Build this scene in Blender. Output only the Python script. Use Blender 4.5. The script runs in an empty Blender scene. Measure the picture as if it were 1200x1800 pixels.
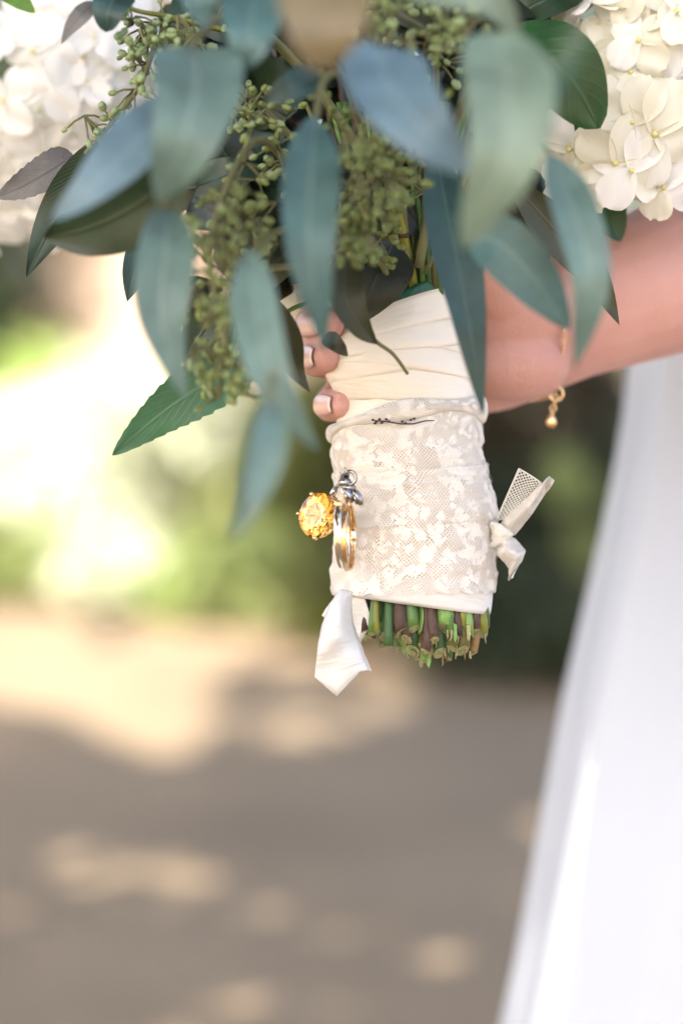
import bpy, bmesh, math, random
import numpy as np
from mathutils import Vector, Matrix, Quaternion, noise

R = math.radians
rng = random.Random(7)
npr = np.random.default_rng(7)
SC = bpy.context.scene
COL = SC.collection

# ------------------------------------------------------------------ camera, sky, sun, exposure
CAM_H, PITCH, LENS = 1.05, R(5.0), 85.0
cd = bpy.data.cameras.new('camera'); cam = bpy.data.objects.new('camera', cd); COL.objects.link(cam)
cam.location = (0, 0, CAM_H); cam.rotation_euler = (R(90) - PITCH, 0, 0)
cd.lens = LENS; cd.sensor_width = 36.0; cd.sensor_fit = 'AUTO'
cd.clip_start = 0.02; cd.clip_end = 600
cd.dof.use_dof = True; cd.dof.focus_distance = 0.972; cd.dof.aperture_fstop = 3.5; cd.dof.aperture_blades = 0
SC.camera = cam

SUN_AZ, SUN_EL = R(218), R(48)
TOSUN = Vector((math.sin(SUN_AZ) * math.cos(SUN_EL), math.cos(SUN_AZ) * math.cos(SUN_EL), math.sin(SUN_EL)))
world = bpy.data.worlds.new('World'); SC.world = world; world.use_nodes = True
wn = world.node_tree.nodes; wl = world.node_tree.links
sky = wn.new('ShaderNodeTexSky'); sky.sky_type = 'NISHITA'; sky.sun_disc = False
sky.sun_elevation = SUN_EL; sky.sun_rotation = SUN_AZ; sky.dust_density = 4.0; sky.air_density = 0.8; sky.ozone_density = 0.6
bg = wn['Background']; bg.inputs['Strength'].default_value = 0.13
wl.new(sky.outputs[0], bg.inputs['Color'])
sd = bpy.data.lights.new('sun', 'SUN'); sun = bpy.data.objects.new('sun', sd); COL.objects.link(sun)
sd.energy = 3.7; sd.angle = R(0.5); sd.color = (1.0, 0.95, 0.88)
sun.rotation_euler = TOSUN.to_track_quat('Z', 'Y').to_euler(); sun.location = (-6, -8, 12)
vs = SC.view_settings
vs.view_transform = 'Standard'; vs.look = 'None'; vs.gamma = 1.0; vs.use_curve_mapping = False
vs.exposure = 2.52
vs.use_white_balance = True; vs.white_balance_temperature = 7200; vs.white_balance_tint = 10   # camera set for open shade
SC.cycles.use_denoising = True
SC.cycles.max_bounces = 10; SC.cycles.transparent_max_bounces = 24
SC.cycles.sample_clamp_indirect = 6.0

# ------------------------------------------------------------------ helpers
FW = Vector((0, math.cos(PITCH), -math.sin(PITCH)))
UP = Vector((0, math.sin(PITCH), math.cos(PITCH)))
RT = Vector((1, 0, 0))
CAMP = Vector((0, 0, CAM_H))
K = 36.0 / LENS / 1800.0          # metres per photo pixel at one metre

def P(px, py, d=1.0):
    return CAMP + FW * d + RT * ((px - 600) * K * d) + UP * ((900 - py) * K * d)

def ground_at(px, py):
    r = FW + RT * ((px - 600) * K) + UP * ((900 - py) * K)
    return CAMP + r * (-CAM_H / r.z)

WM = {}
def link(o, parent=None, mw=None):
    COL.objects.link(o)
    if mw is None:
        mw = WM[parent.name].copy() if parent else Matrix.Identity(4)
    WM[o.name] = mw
    if parent:
        o.parent = parent
        o.matrix_basis = WM[parent.name].inverted() @ mw
    else:
        o.matrix_basis = mw
    return o

def tag(o, label=None, cat=None, group=None, kind=None):
    if label: o['label'] = label
    if cat: o['category'] = cat
    if group: o['group'] = group
    if kind: o['kind'] = kind
    return o

def empty(name, loc, label, cat, group=None):
    o = bpy.data.objects.new(name, None); o.empty_display_size = 0.02
    link(o, None, Matrix.Translation(Vector(loc)))
    return tag(o, label, cat, group)

class MB:
    """collects vertices, faces, uvs, material slots"""
    def __init__(s): s.v = []; s.f = []; s.uv = {}; s.mi = []; s.vuv = []
    def add(s, verts, faces, mi=0, uvs=None):
        b = len(s.v); s.v += [Vector(v) for v in verts]
        s.f += [tuple(i + b for i in f) for f in faces]; s.mi += [mi] * len(faces)
        s.vuv += list(uvs) if uvs is not None else [(0, 0)] * len(verts)
        return s
    def grid(s, rows, mi=0, uvs=None, closed=False):
        n = len(rows); m = len(rows[0]); vs_ = [p for r in rows for p in r]; fs = []
        for i in range(n - 1):
            for j in range(m if closed else m - 1):
                a = i * m + j; b = i * m + (j + 1) % m
                fs.append((a, b, b + m, a + m))
        s.add(vs_, fs, mi, [u for r in uvs for u in r] if uvs else None)
        return s
    def tube(s, pts, rad, n=8, mi=0, cap=True, sx=1.0, ref=None, capmi=None):
        pts = [Vector(p) for p in pts]; m = len(pts)
        rad = rad if hasattr(rad, '__len__') else [rad] * m
        rows = []; prev = None
        for i, p in enumerate(pts):
            t = (pts[min(i + 1, m - 1)] - pts[max(i - 1, 0)]).normalized()
            if prev is None:
                a = Vector(ref) if ref is not None else (Vector((0, 0, 1)) if abs(t.z) < .9 else Vector((1, 0, 0)))
            else: a = prev
            u = (a - t * a.dot(t)).normalized(); prev = u; w = t.cross(u)
            r = rad[i]; ru, rw = r if hasattr(r, '__len__') else (r, r * sx)
            rows.append([p + u * (ru * math.cos(k * 2 * math.pi / n)) + w * (rw * math.sin(k * 2 * math.pi / n)) for k in range(n)])
        b = len(s.v); s.grid(rows, mi, closed=True)
        if cap:
            s.f.append(tuple(b + k for k in reversed(range(n)))); s.mi.append(mi)
            s.f.append(tuple(b + (m - 1) * n + k for k in range(n))); s.mi.append(mi if capmi is None else capmi)
        return s
    def ball(s, c, r, n=10, mi=0, axes=None):
        c = Vector(c); rr = r if hasattr(r, '__len__') else (r, r, r)
        ax = axes or (Vector((1, 0, 0)), Vector((0, 1, 0)), Vector((0, 0, 1)))
        m = max(4, n // 2); rows = []
        for i in range(m + 1):
            th = math.pi * (i / m) * .998 + .003; st, ct = math.sin(th), math.cos(th)
            rows.append([c + ax[0] * (rr[0] * st * math.cos(k * 2 * math.pi / n)) + ax[1] * (rr[1] * st * math.sin(k * 2 * math.pi / n)) + ax[2] * (rr[2] * ct) for k in range(n)])
        s.grid(rows, mi, closed=True); return s
    def mesh(s, name, mats, inv=None, smooth=True):
        me = bpy.data.meshes.new(name)
        vv = [inv @ v for v in s.v] if inv is not None else s.v
        me.from_pydata([tuple(v) for v in vv], [], s.f)
        for m_ in (mats if isinstance(mats, (list, tuple)) else [mats]): me.materials.append(m_)
        me.polygons.foreach_set('material_index', s.mi)
        me.polygons.foreach_set('use_smooth', [smooth] * len(me.polygons))
        if any(u != (0, 0) for u in s.vuv):
            uvl = me.uv_layers.new(name='UVMap')
            li = [l.vertex_index for l in me.loops]
            flat = []
            for i in li: flat += [s.vuv[i][0], s.vuv[i][1]]
            uvl.data.foreach_set('uv', flat)
        me.update(); return me
    def build(s, name, mats, parent=None, smooth=True, origin=None):
        mw = WM[parent.name].copy() if parent else Matrix.Translation(Vector(origin) if origin is not None else Vector((0, 0, 0)))
        me = s.mesh(name, mats, mw.inverted(), smooth)
        return link(bpy.data.objects.new(name, me), parent, mw)

def copy_of(mesh, name, parent, mw):
    return link(bpy.data.objects.new(name, mesh), parent, mw)

def quick(name, V, F, mat, parent=None, smooth=False, origin=(0, 0, 0)):
    mw = WM[parent.name].copy() if parent else Matrix.Translation(Vector(origin))
    off = np.array(mw.translation)
    me = bpy.data.meshes.new(name)
    V = np.asarray(V, dtype=np.float32) - off.astype(np.float32); F = np.asarray(F, dtype=np.int32)
    k = F.shape[1]
    me.vertices.add(len(V)); me.vertices.foreach_set('co', V.ravel())
    me.loops.add(F.size); me.loops.foreach_set('vertex_index', F.ravel())
    me.polygons.add(len(F)); me.polygons.foreach_set('loop_start', np.arange(len(F), dtype=np.int32) * k)
    me.polygons.foreach_set('use_smooth', [smooth] * len(F))
    me.materials.append(mat); me.update(calc_edges=True); me.validate()
    return link(bpy.data.objects.new(name, me), parent, mw)

# ------------------------------------------------------------------ materials
def nodes_of(m):
    m.use_nodes = True; nt = m.node_tree; return nt.nodes, nt.links, nt.nodes['Principled BSDF']

def mat(name, c1, c2=None, rough=.6, scale=40., detail=4., metal=0., bump=0., bump_scale=None, trans=0., tcol=None, sss=0., coat=0., spec=.5, sheen=0., contrast=1.0):
    m = bpy.data.materials.new(name); n, l, b = nodes_of(m)
    b.inputs['Roughness'].default_value = rough; b.inputs['Metallic'].default_value = metal
    b.inputs['Specular IOR Level'].default_value = spec
    b.inputs['Coat Weight'].default_value = coat; b.inputs['Sheen Weight'].default_value = sheen
    if sss:
        b.inputs['Subsurface Weight'].default_value = sss; b.inputs['Subsurface Radius'].default_value = (.008, .003, .0015); b.inputs['Subsurface Scale'].default_value = 1.0
    tc = n.new('ShaderNodeTexCoord')
    col_out = None
    if c2 is not None:
        nz = n.new('ShaderNodeTexNoise'); nz.inputs['Scale'].default_value = scale; nz.inputs['Detail'].default_value = detail
        l.new(tc.outputs['Object'], nz.inputs['Vector'])
        rp = n.new('ShaderNodeValToRGB'); rp.color_ramp.elements[0].color = (*c1, 1); rp.color_ramp.elements[1].color = (*c2, 1)
        w = .25 / contrast; rp.color_ramp.elements[0].position = .5 - w; rp.color_ramp.elements[1].position = .5 + w
        l.new(nz.outputs['Fac'], rp.inputs[0]); col_out = rp.outputs[0]; l.new(col_out, b.inputs['Base Color'])
    else: b.inputs['Base Color'].default_value = (*c1, 1)
    if bump:
        nb = n.new('ShaderNodeTexNoise'); nb.inputs['Scale'].default_value = bump_scale or scale * 3; nb.inputs['Detail'].default_value = 5
        l.new(tc.outputs['Object'], nb.inputs['Vector'])
        bp = n.new('ShaderNodeBump'); bp.inputs['Strength'].default_value = bump; bp.inputs['Distance'].default_value = .002
        l.new(nb.outputs['Fac'], bp.inputs['Height']); l.new(bp.outputs[0], b.inputs['Normal'])
    if trans:
        tr = n.new('ShaderNodeBsdfTranslucent'); mx = n.new('ShaderNodeMixShader'); mx.inputs[0].default_value = trans
        if tcol is not None: tr.inputs['Color'].default_value = (*tcol, 1)
        elif col_out: l.new(col_out, tr.inputs['Color'])
        else: tr.inputs['Color'].default_value = (*c1, 1)
        l.new(b.outputs[0], mx.inputs[1]); l.new(tr.outputs[0], mx.inputs[2]); l.new(mx.outputs[0], n['Material Output'].inputs[0])
    return m

def leaf_mat(name, base, rib, rough=.42, trans=.12, tcol=None, veins=24., vary=.34, vein_strength=.30, sheen=0.0):
    """leaf with UV (x across -.5..+.5 shifted to 0..1, y along): pale midrib, faint side veins, waxy mottling"""
    m = bpy.data.materials.new(name); n, l, b = nodes_of(m)
    uv = n.new('ShaderNodeUVMap'); sp = n.new('ShaderNodeSeparateXYZ'); l.new(uv.outputs[0], sp.inputs[0])
    def math_(op, a, b_=None, clamp=False):
        q = n.new('ShaderNodeMath'); q.operation = op; q.use_clamp = clamp
        for i, x in enumerate((a, b_)):
            if x is None: continue
            if isinstance(x, (int, float)): q.inputs[i].default_value = x
            else: l.new(x, q.inputs[i])
        return q.outputs[0]
    ax = math_('ABSOLUTE', math_('SUBTRACT', sp.outputs[0], .5))
    mid = math_('SUBTRACT', 1.0, math_('MULTIPLY', ax, 22.0), True)
    ph = math_('MULTIPLY', math_('SUBTRACT', sp.outputs[1], math_('MULTIPLY', ax, .55)), veins)
    fr = math_('ABSOLUTE', math_('SUBTRACT', math_('FRACT', ph), .5))
    side = math_('SUBTRACT', 1.0, math_('MULTIPLY', fr, 7.0), True)
    rib_f = math_('MAXIMUM', math_('MULTIPLY', mid, .8), math_('MULTIPLY', side, vein_strength))
    nz = n.new('ShaderNodeTexNoise'); nz.inputs['Scale'].default_value = 55; nz.inputs['Detail'].default_value = 8; nz.inputs['Roughness'].default_value = .65
    tc = n.new('ShaderNodeTexCoord'); l.new(tc.outputs['Object'], nz.inputs['Vector'])
    hsv = n.new('ShaderNodeHueSaturation'); hsv.inputs['Color'].default_value = (*base, 1)
    mr = n.new('ShaderNodeMapRange'); mr.inputs[1].default_value = .3; mr.inputs[2].default_value = .7; mr.inputs[3].default_value = 1 - vary; mr.inputs[4].default_value = 1 + vary
    l.new(nz.outputs['Fac'], mr.inputs[0]); l.new(mr.outputs[0], hsv.inputs['Value'])
    mx = n.new('ShaderNodeMixRGB'); mx.inputs[2].default_value = (*rib, 1); l.new(rib_f, mx.inputs[0]); l.new(hsv.outputs[0], mx.inputs[1])
    sn = n.new('ShaderNodeTexNoise'); sn.inputs['Scale'].default_value = 170; sn.inputs['Detail'].default_value = 3; l.new(tc.outputs['Object'], sn.inputs['Vector'])
    sf = n.new('ShaderNodeMapRange'); sf.inputs[1].default_value = .66; sf.inputs[2].default_value = .74; sf.inputs[3].default_value = 0; sf.inputs[4].default_value = .55; l.new(sn.outputs['Fac'], sf.inputs[0])
    ms2 = n.new('ShaderNodeMixRGB'); ms2.inputs[2].default_value = (base[0] * .8 + .03, base[1] * .5 + .01, base[2] * .3, 1); l.new(sf.outputs[0], ms2.inputs[0]); l.new(mx.outputs[0], ms2.inputs[1])
    l.new(ms2.outputs[0], b.inputs['Base Color']); b.inputs['Roughness'].default_value = rough; b.inputs['Sheen Weight'].default_value = sheen
    bp = n.new('ShaderNodeBump'); bp.inputs['Strength'].default_value = .35; bp.inputs['Distance'].default_value = .0008
    l.new(math_('SUBTRACT', nz.outputs['Fac'], rib_f), bp.inputs['Height']); l.new(bp.outputs[0], b.inputs['Normal'])
    if trans:
        tr = n.new('ShaderNodeBsdfTranslucent'); tr.inputs[0].default_value = (*(tcol or base), 1)
        ms = n.new('ShaderNodeMixShader'); ms.inputs[0].default_value = trans
        l.new(b.outputs[0], ms.inputs[1]); l.new(tr.outputs[0], ms.inputs[2]); l.new(ms.outputs[0], n['Material Output'].inputs[0])
    return m

M = {}
M['euc_teal'] = leaf_mat('eucalyptus_teal', (.060, .134, .134), (.15, .24, .22))
M['euc_grey'] = leaf_mat('eucalyptus_grey_green', (.110, .188, .168), (.22, .31, .28))
M['euc_pale'] = leaf_mat('eucalyptus_pale', (.16, .235, .18), (.26, .33, .26))
M['euc_blue_sheen'] = leaf_mat('eucalyptus_blue_sky_sheen', (.125, .215, .27), (.21, .32, .36))  # blue-green leaf with its sky reflection put into the base colour
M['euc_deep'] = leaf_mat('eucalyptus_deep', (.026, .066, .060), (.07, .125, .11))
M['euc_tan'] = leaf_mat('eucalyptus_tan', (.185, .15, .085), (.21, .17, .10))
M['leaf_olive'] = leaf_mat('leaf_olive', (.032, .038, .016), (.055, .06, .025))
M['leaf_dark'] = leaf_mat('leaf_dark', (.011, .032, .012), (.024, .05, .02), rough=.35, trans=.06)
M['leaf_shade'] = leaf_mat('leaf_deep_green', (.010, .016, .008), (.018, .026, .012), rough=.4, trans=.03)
M['leaf_green'] = leaf_mat('leaf_green', (.045, .14, .075), (.10, .21, .13), rough=.38, trans=.18, tcol=(.06, .2, .06), veins=14)
M['leaf_rose'] = leaf_mat('leaf_rose', (.010, .052, .016), (.028, .085, .035), rough=.35, trans=.15, tcol=(.04, .16, .03), veins=8, vein_strength=.18)
M['leaf_greyback'] = leaf_mat('leaf_grey_back', (.15, .145, .14), (.07, .07, .06), rough=.6, veins=10, vein_strength=.2)
M['leaf_lime'] = leaf_mat('leaf_lime', (.09, .22, .025), (.12, .27, .04), trans=.3)
M['stem_green'] = mat('stem_green', (.045, .12, .02), (.08, .17, .035), .45, 80, bump=.2)
M['stem_bright'] = mat('stem_bright_green', (.10, .24, .045), (.18, .33, .09), .45, 90, bump=.5)
M['stem_blue'] = mat('stem_blue_green', (.022, .075, .022), (.05, .12, .035), .45, 90, bump=.5)
M['stem_yellow'] = mat('stem_yellow_green', (.14, .15, .01), (.22, .22, .03), .4, 90, bump=.2)
M['stem_brown'] = mat('stem_brown', (.035, .017, .016), (.09, .05, .03), .6, 120, bump=.5)
M['stem_olive'] = mat('stem_olive', (.07, .075, .016), (.12, .10, .025), .5, 90, bump=.3)
M['stem_tan'] = mat('stem_tan', (.17, .10, .035), (.30, .19, .08), .7, 160, bump=.5)
M['cut'] = mat('stem_cut', (.17, .19, .065), (.46, .44, .24), .8, 500, bump=.6)
M['pod_light'] = mat('pod_light', (.20, .29, .12), (.31, .40, .20), .5, 300, trans=.1)
M['pod_olive'] = mat('pod_olive', (.15, .205, .055), (.25, .31, .115), .5, 300, trans=.1)
M['pod_dark'] = mat('pod_dark', (.10, .145, .035), (.19, .24, .085), .5, 300, trans=.1)
M['twig'] = mat('twig_stem', (.16, .15, .06), (.1, .12, .05), .6, 100)
M['petal'] = mat('petal_white', (.88, .88, .87), (.92, .92, .91), .55, 60, trans=.40, tcol=(.88, .87, .80), bump=.15, bump_scale=400)
M['petal_cream'] = mat('petal_cream', (.84, .83, .72), (.90, .895, .83), .55, 60, trans=.35, tcol=(.85, .80, .58), bump=.15, bump_scale=400)
M['petal_heart'] = mat('petal_heart', (.55, .52, .16), (.66, .62, .30), .5, 200)
M['pedicel'] = mat('pedicel', (.5, .52, .2), (.6, .6, .3), .5, 90, trans=.2)

def satin_mat(name, col, rough=.32):
    m = bpy.data.materials.new(name); n, l, b = nodes_of(m)
    b.inputs['Base Color'].default_value = (*col, 1); b.inputs['Roughness'].default_value = rough
    b.inputs['Sheen Weight'].default_value = .15; b.inputs['Anisotropic'].default_value = .4; b.inputs['Specular IOR Level'].default_value = .45
    uv = n.new('ShaderNodeUVMap'); mp = n.new('ShaderNodeMapping'); mp.inputs['Scale'].default_value = (60, 3000, 1); l.new(uv.outputs[0], mp.inputs[0])
    nz = n.new('ShaderNodeTexNoise'); nz.inputs['Scale'].default_value = 1; nz.inputs['Detail'].default_value = 3; l.new(mp.outputs[0], nz.inputs['Vector'])
    m2 = n.new('ShaderNodeMapping'); m2.inputs['Scale'].default_value = (45, 180, 1); l.new(uv.outputs[0], m2.inputs[0])
    n2 = n.new('ShaderNodeTexNoise'); n2.inputs['Scale'].default_value = 1; n2.inputs['Detail'].default_value = 2; l.new(m2.outputs[0], n2.inputs['Vector'])
    b1 = n.new('ShaderNodeBump'); b1.inputs['Strength'].default_value = .25; b1.inputs['Distance'].default_value = .0002; l.new(nz.outputs['Fac'], b1.inputs['Height'])
    b2 = n.new('ShaderNodeBump'); b2.inputs['Strength'].default_value = .5; b2.inputs['Distance'].default_value = .002; l.new(n2.outputs['Fac'], b2.inputs['Height'])
    l.new(b1.outputs[0], b2.inputs['Normal']); l.new(b2.outputs[0], b.inputs['Normal'])
    return m
M['satin'] = satin_mat('satin_cream', (.75, .695, .60))
M['satin_white'] = satin_mat('satin_ivory', (.66, .66, .65))
M['picot'] = mat('picot_thread', (.85, .80, .70), None, .6)
M['tape'] = mat('green_tape', (.006, .07, .035), (.012, .11, .055), .35, 200, bump=.4)

def lace_mat():
    """net of crossing threads with woven floral sprays, holes really open; u, v of the mesh are metres"""
    m = bpy.data.materials.new('cotton_lace'); n, l, b = nodes_of(m)
    def v(op, a, b_=None, c=None, clamp=False):
        q = n.new('ShaderNodeMath'); q.operation = op; q.use_clamp = clamp
        for i, x in enumerate((a, b_, c)):
            if x is None: continue
            if isinstance(x, (int, float)): q.inputs[i].default_value = x
            else: l.new(x, q.inputs[i])
        return q.outputs[0]
    uv = n.new('ShaderNodeUVMap')
    nz = n.new('ShaderNodeTexNoise'); nz.inputs['Scale'].default_value = 120; nz.inputs['Detail'].default_value = 2; l.new(uv.outputs[0], nz.inputs['Vector'])
    sub = n.new('ShaderNodeVectorMath'); sub.operation = 'SUBTRACT'; l.new(nz.outputs['Color'], sub.inputs[0]); sub.inputs[1].default_value = (.5, .5, .5)
    scl = n.new('ShaderNodeVectorMath'); scl.operation = 'SCALE'; scl.inputs['Scale'].default_value = .0024; l.new(sub.outputs[0], scl.inputs[0])
    add = n.new('ShaderNodeVectorMath'); add.operation = 'ADD'; l.new(uv.outputs[0], add.inputs[0]); l.new(scl.outputs[0], add.inputs[1])
    sp = n.new('ShaderNodeSeparateXYZ'); l.new(add.outputs[0], sp.inputs[0]); x, y = sp.outputs[0], sp.outputs[1]
    kf = math.pi / .00150
    s1 = v('ABSOLUTE', v('SINE', v('MULTIPLY', v('ADD', x, y), kf)))
    s2 = v('ABSOLUTE', v('SINE', v('MULTIPLY', v('SUBTRACT', x, y), kf)))
    n5 = n.new('ShaderNodeTexNoise'); n5.inputs['Scale'].default_value = 60; n5.inputs['Detail'].default_value = 3; l.new(add.outputs[0], n5.inputs['Vector'])
    net = v('LESS_THAN', v('MINIMUM', s1, s2), v('ADD', .38, v('MULTIPLY', n5.outputs['Fac'], .54)))
    vo = n.new('ShaderNodeTexVoronoi'); vo.inputs["Scale"].default_value = 250; l.new(add.outputs[0], vo.inputs['Vector'])
    vo2 = n.new('ShaderNodeTexVoronoi'); vo2.inputs['Scale'].default_value = 560; l.new(add.outputs[0], vo2.inputs['Vector'])
    n3 = n.new('ShaderNodeTexNoise'); n3.inputs['Scale'].default_value = 75; n3.inputs['Detail'].default_value = 2; l.new(uv.outputs[0], n3.inputs['Vector'])
    dist = v('ADD', vo.outputs['Distance'], v('MULTIPLY', v('SUBTRACT', vo2.outputs['Distance'], .35), .5))
    shp = v('SUBTRACT', dist, v('MULTIPLY', v('SUBTRACT', n3.outputs['Fac'], .5), 1.6))
    solid = v('LESS_THAN', shp, .58)
    holes = v('GREATER_THAN', vo2.outputs['Distance'], .20)
    inner = v('LESS_THAN', v('ADD', shp, v('MULTIPLY', n5.outputs['Fac'], .3)), .36)
    a = v('MAXIMUM', net, v('MULTIPLY', solid, holes))
    hgt = v('ADD', v('MULTIPLY', solid, .35), v('MULTIPLY', v('SUBTRACT', .5, v('MINIMUM', s1, s2)), .5))
    b.inputs['Base Color'].default_value = (.72, .685, .63, 1); b.inputs['Roughness'].default_value = .85; b.inputs['Sheen Weight'].default_value = .2
    n4 = n.new('ShaderNodeTexNoise'); n4.inputs['Scale'].default_value = 1800; l.new(uv.outputs[0], n4.inputs['Vector'])
    hh = v('ADD', hgt, v('MULTIPLY', n4.outputs['Fac'], .5))
    bp = n.new('ShaderNodeBump'); bp.inputs['Strength'].default_value = .6; bp.inputs['Distance'].default_value = .0004
    l.new(hh, bp.inputs['Height']); l.new(bp.outputs[0], b.inputs['Normal'])
    tr = n.new('ShaderNodeBsdfTransparent'); ms = n.new('ShaderNodeMixShader')
    l.new(a, ms.inputs[0]); l.new(tr.outputs[0], ms.inputs[1]); l.new(b.outputs[0], ms.inputs[2]); l.new(ms.outputs[0], n['Material Output'].inputs[0])
    return m
M['lace'] = lace_mat()
M['lace_thread'] = mat('lace_thread', (.74, .72, .67), (.82, .80, .75), .85, 500, trans=.15, bump=.6, bump_scale=700)
M['lace_shadow'] = mat('aged_satin_shaded', (.66, .49, .33), (.72, .57, .41), .6, 60)  # aged under-satin, with shade inside the lace holes put into the tan
M['gold'] = mat('gold', (.86, .60, .34), None, .14, metal=1.0)
M['gold_pale'] = mat('pale_gold', (.86, .76, .62), None, .18, metal=1.0)
M['silver'] = mat('silver', (.50, .48, .48), (.16, .15, .15), .16, 500, metal=1.0)
M['dark_thread'] = mat('dark_thread', (.03, .018, .03), (.08, .04, .05), .7, 600)
M['skin'] = mat('skin', (.52, .265, .225), (.64, .36, .31), .5, 22, bump=.3, bump_scale=900, sss=.12, spec=.35)
M['nail'] = mat('nail', (.60, .36, .31), (.66, .43, .38), .28, 40, coat=.25)
M['nail_tip'] = mat('nail_tip', (.74, .67, .62), None, .3, coat=.25)
def gem_mat():
    m = bpy.data.materials.new('citrine'); n, l, b = nodes_of(m)
    b.inputs['Base Color'].default_value = (.86, .46, .10, 1); b.inputs['Roughness'].default_value = 0; b.inputs['IOR'].default_value = 1.55
    b.inputs['Transmission Weight'].default_value = 1.0; return m
M['gem'] = gem_mat()
M['tulle'] = mat('white_dress_fabric', (.59, .64, .71), (.64, .69, .76), .7, 30, trans=.08, tcol=(.6, .6, .66))
def veil_mat():
    m = mat('veil_tulle', (.62, .67, .75), None, .7, trans=.2, tcol=(.64, .65, .71)); n = m.node_tree.nodes; l = m.node_tree.links
    out = n['Material Output']; src = out.inputs[0].links[0].from_socket
    tr = n.new('ShaderNodeBsdfTransparent'); ms = n.new('ShaderNodeMixShader'); ms.inputs[0].default_value = .62
    l.new(tr.outputs[0], ms.inputs[1]); l.new(src, ms.inputs[2]); l.new(ms.outputs[0], out.inputs[0]); return m
M['veil'] = veil_mat()
M['path'] = mat('path_gravel', (.186, .138, .088), (.268, .202, .132), .95, 1.8, 8, bump=.8, bump_scale=160)
M['soil'] = mat('soil', (.17, .12, .075), (.25, .18, .12), 1.0, 6, 6, bump=.8, bump_scale=40)
M['stucco'] = mat('stucco', (.42, .315, .25), (.48, .375, .30), .95, 4, 6, bump=.5, bump_scale=60)
M['stone_cap'] = mat('stone_cap', (.45, .36, .28), (.52, .43, .34), .9, 8, 6, bump=.5, bump_scale=60)
M['bark'] = mat('bark', (.07, .05, .035), (.13, .10, .07), .95, 12, 6, bump=1.0, bump_scale=40)
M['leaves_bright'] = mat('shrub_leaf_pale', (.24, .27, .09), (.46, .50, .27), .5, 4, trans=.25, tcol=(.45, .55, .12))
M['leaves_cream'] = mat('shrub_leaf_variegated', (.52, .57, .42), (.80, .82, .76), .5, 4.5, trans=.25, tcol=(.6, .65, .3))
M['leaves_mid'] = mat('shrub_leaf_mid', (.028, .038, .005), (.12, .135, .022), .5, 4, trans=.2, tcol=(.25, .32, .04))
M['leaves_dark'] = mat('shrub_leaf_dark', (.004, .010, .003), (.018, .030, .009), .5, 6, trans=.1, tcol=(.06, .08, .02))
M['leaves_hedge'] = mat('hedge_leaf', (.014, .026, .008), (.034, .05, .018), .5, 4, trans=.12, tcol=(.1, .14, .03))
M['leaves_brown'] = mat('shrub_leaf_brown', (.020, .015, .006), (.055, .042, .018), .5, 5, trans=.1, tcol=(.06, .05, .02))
M['leaves_light'] = mat('shrub_leaf_fresh', (.16, .26, .045), (.36, .47, .14), .5, 4, trans=.25, tcol=(.3, .45, .1))
M['leaves_sage'] = mat('shrub_leaf_sage', (.14, .19, .05), (.34, .42, .17), .5, 4, trans=.2, tcol=(.25, .32, .12))
M['leaves_cypress'] = mat('cypress_leaf', (.012, .030, .005), (.03, .055, .012), .5, 3)
M['leaves_tree'] = mat('tree_leaf', (.03, .045, .012), (.05, .065, .02), .5, 3, trans=.08, tcol=(.12, .14, .05))

# ------------------------------------------------------------------ ground, path
def sheet(name, x0, x1, y0, y1, z, m, nx=2, ny=2):
    mb = MB(); rows = [[Vector((x0 + (x1 - x0) * i / nx, y0 + (y1 - y0) * j / ny, z)) for i in range(nx + 1)] for j in range(ny + 1)]
    mb.grid(rows); return tag(mb.build(name, m), kind='structure')
sheet('ground', -150, 150, -60, 400, -.006, M['soil'])
# path: wavy far edge where it meets the bed
mb = MB(); rows = []
for i in range(61):
    x = -12 + 24 * i / 60
    far = 6.85 - 1.3 * max(-1.6, min(1.2, x)) + .06 * math.sin(x * 5.1) + .05 * math.sin(x * 9.3)
    rows.append([Vector((x, -8, 0)), Vector((x, 3, 0)), Vector((x, far, 0)), Vector((x, far + .05, -.02))])
mb.grid(rows); tag(mb.build('path', M['path']), kind='structure')

# ------------------------------------------------------------------ shade: which rays of sun reach the ground
SPOTS = [(180, 1505, 90, 20, .8), (300, 1545, 140, 26, .85), (440, 1592, 130, 28, .9), (570, 1640, 100, 22, .9), (790, 1690, 105, 34, .9), (900, 1712, 60, 26, .8),
         (60, 1750, 130, 32, .7), (960, 1450, 70, 40, 1), (450, 1775, 180, 20, .6), (720, 1480, 130, 20, .6), (860, 1570, 110, 24, .5), (640, 1400, 90, 16, .5)]
SPOTS_G = []
for px, py, rx, ry, pr in SPOTS:
    c = ground_at(px, py); e = ground_at(px + rx, py); t = ground_at(px, py - ry)
    SPOTS_G.append((c.x, c.y, abs(e.x - c.x), abs(t.y - c.y), pr))
for px_, py_, d_, rad_ in [(1040, 790, 7.45, .13), (1060, 850, 7.4, .08), (890, 760, 7.5, .07)]:      # small gaps that let a fleck of sun onto the dark shrub
    q_ = P(px_, py_, d_); q_ = q_ - TOSUN * (q_.z / TOSUN.z); SPOTS_G.append((q_.x, q_.y, rad_, rad_, 1.0))
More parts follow.
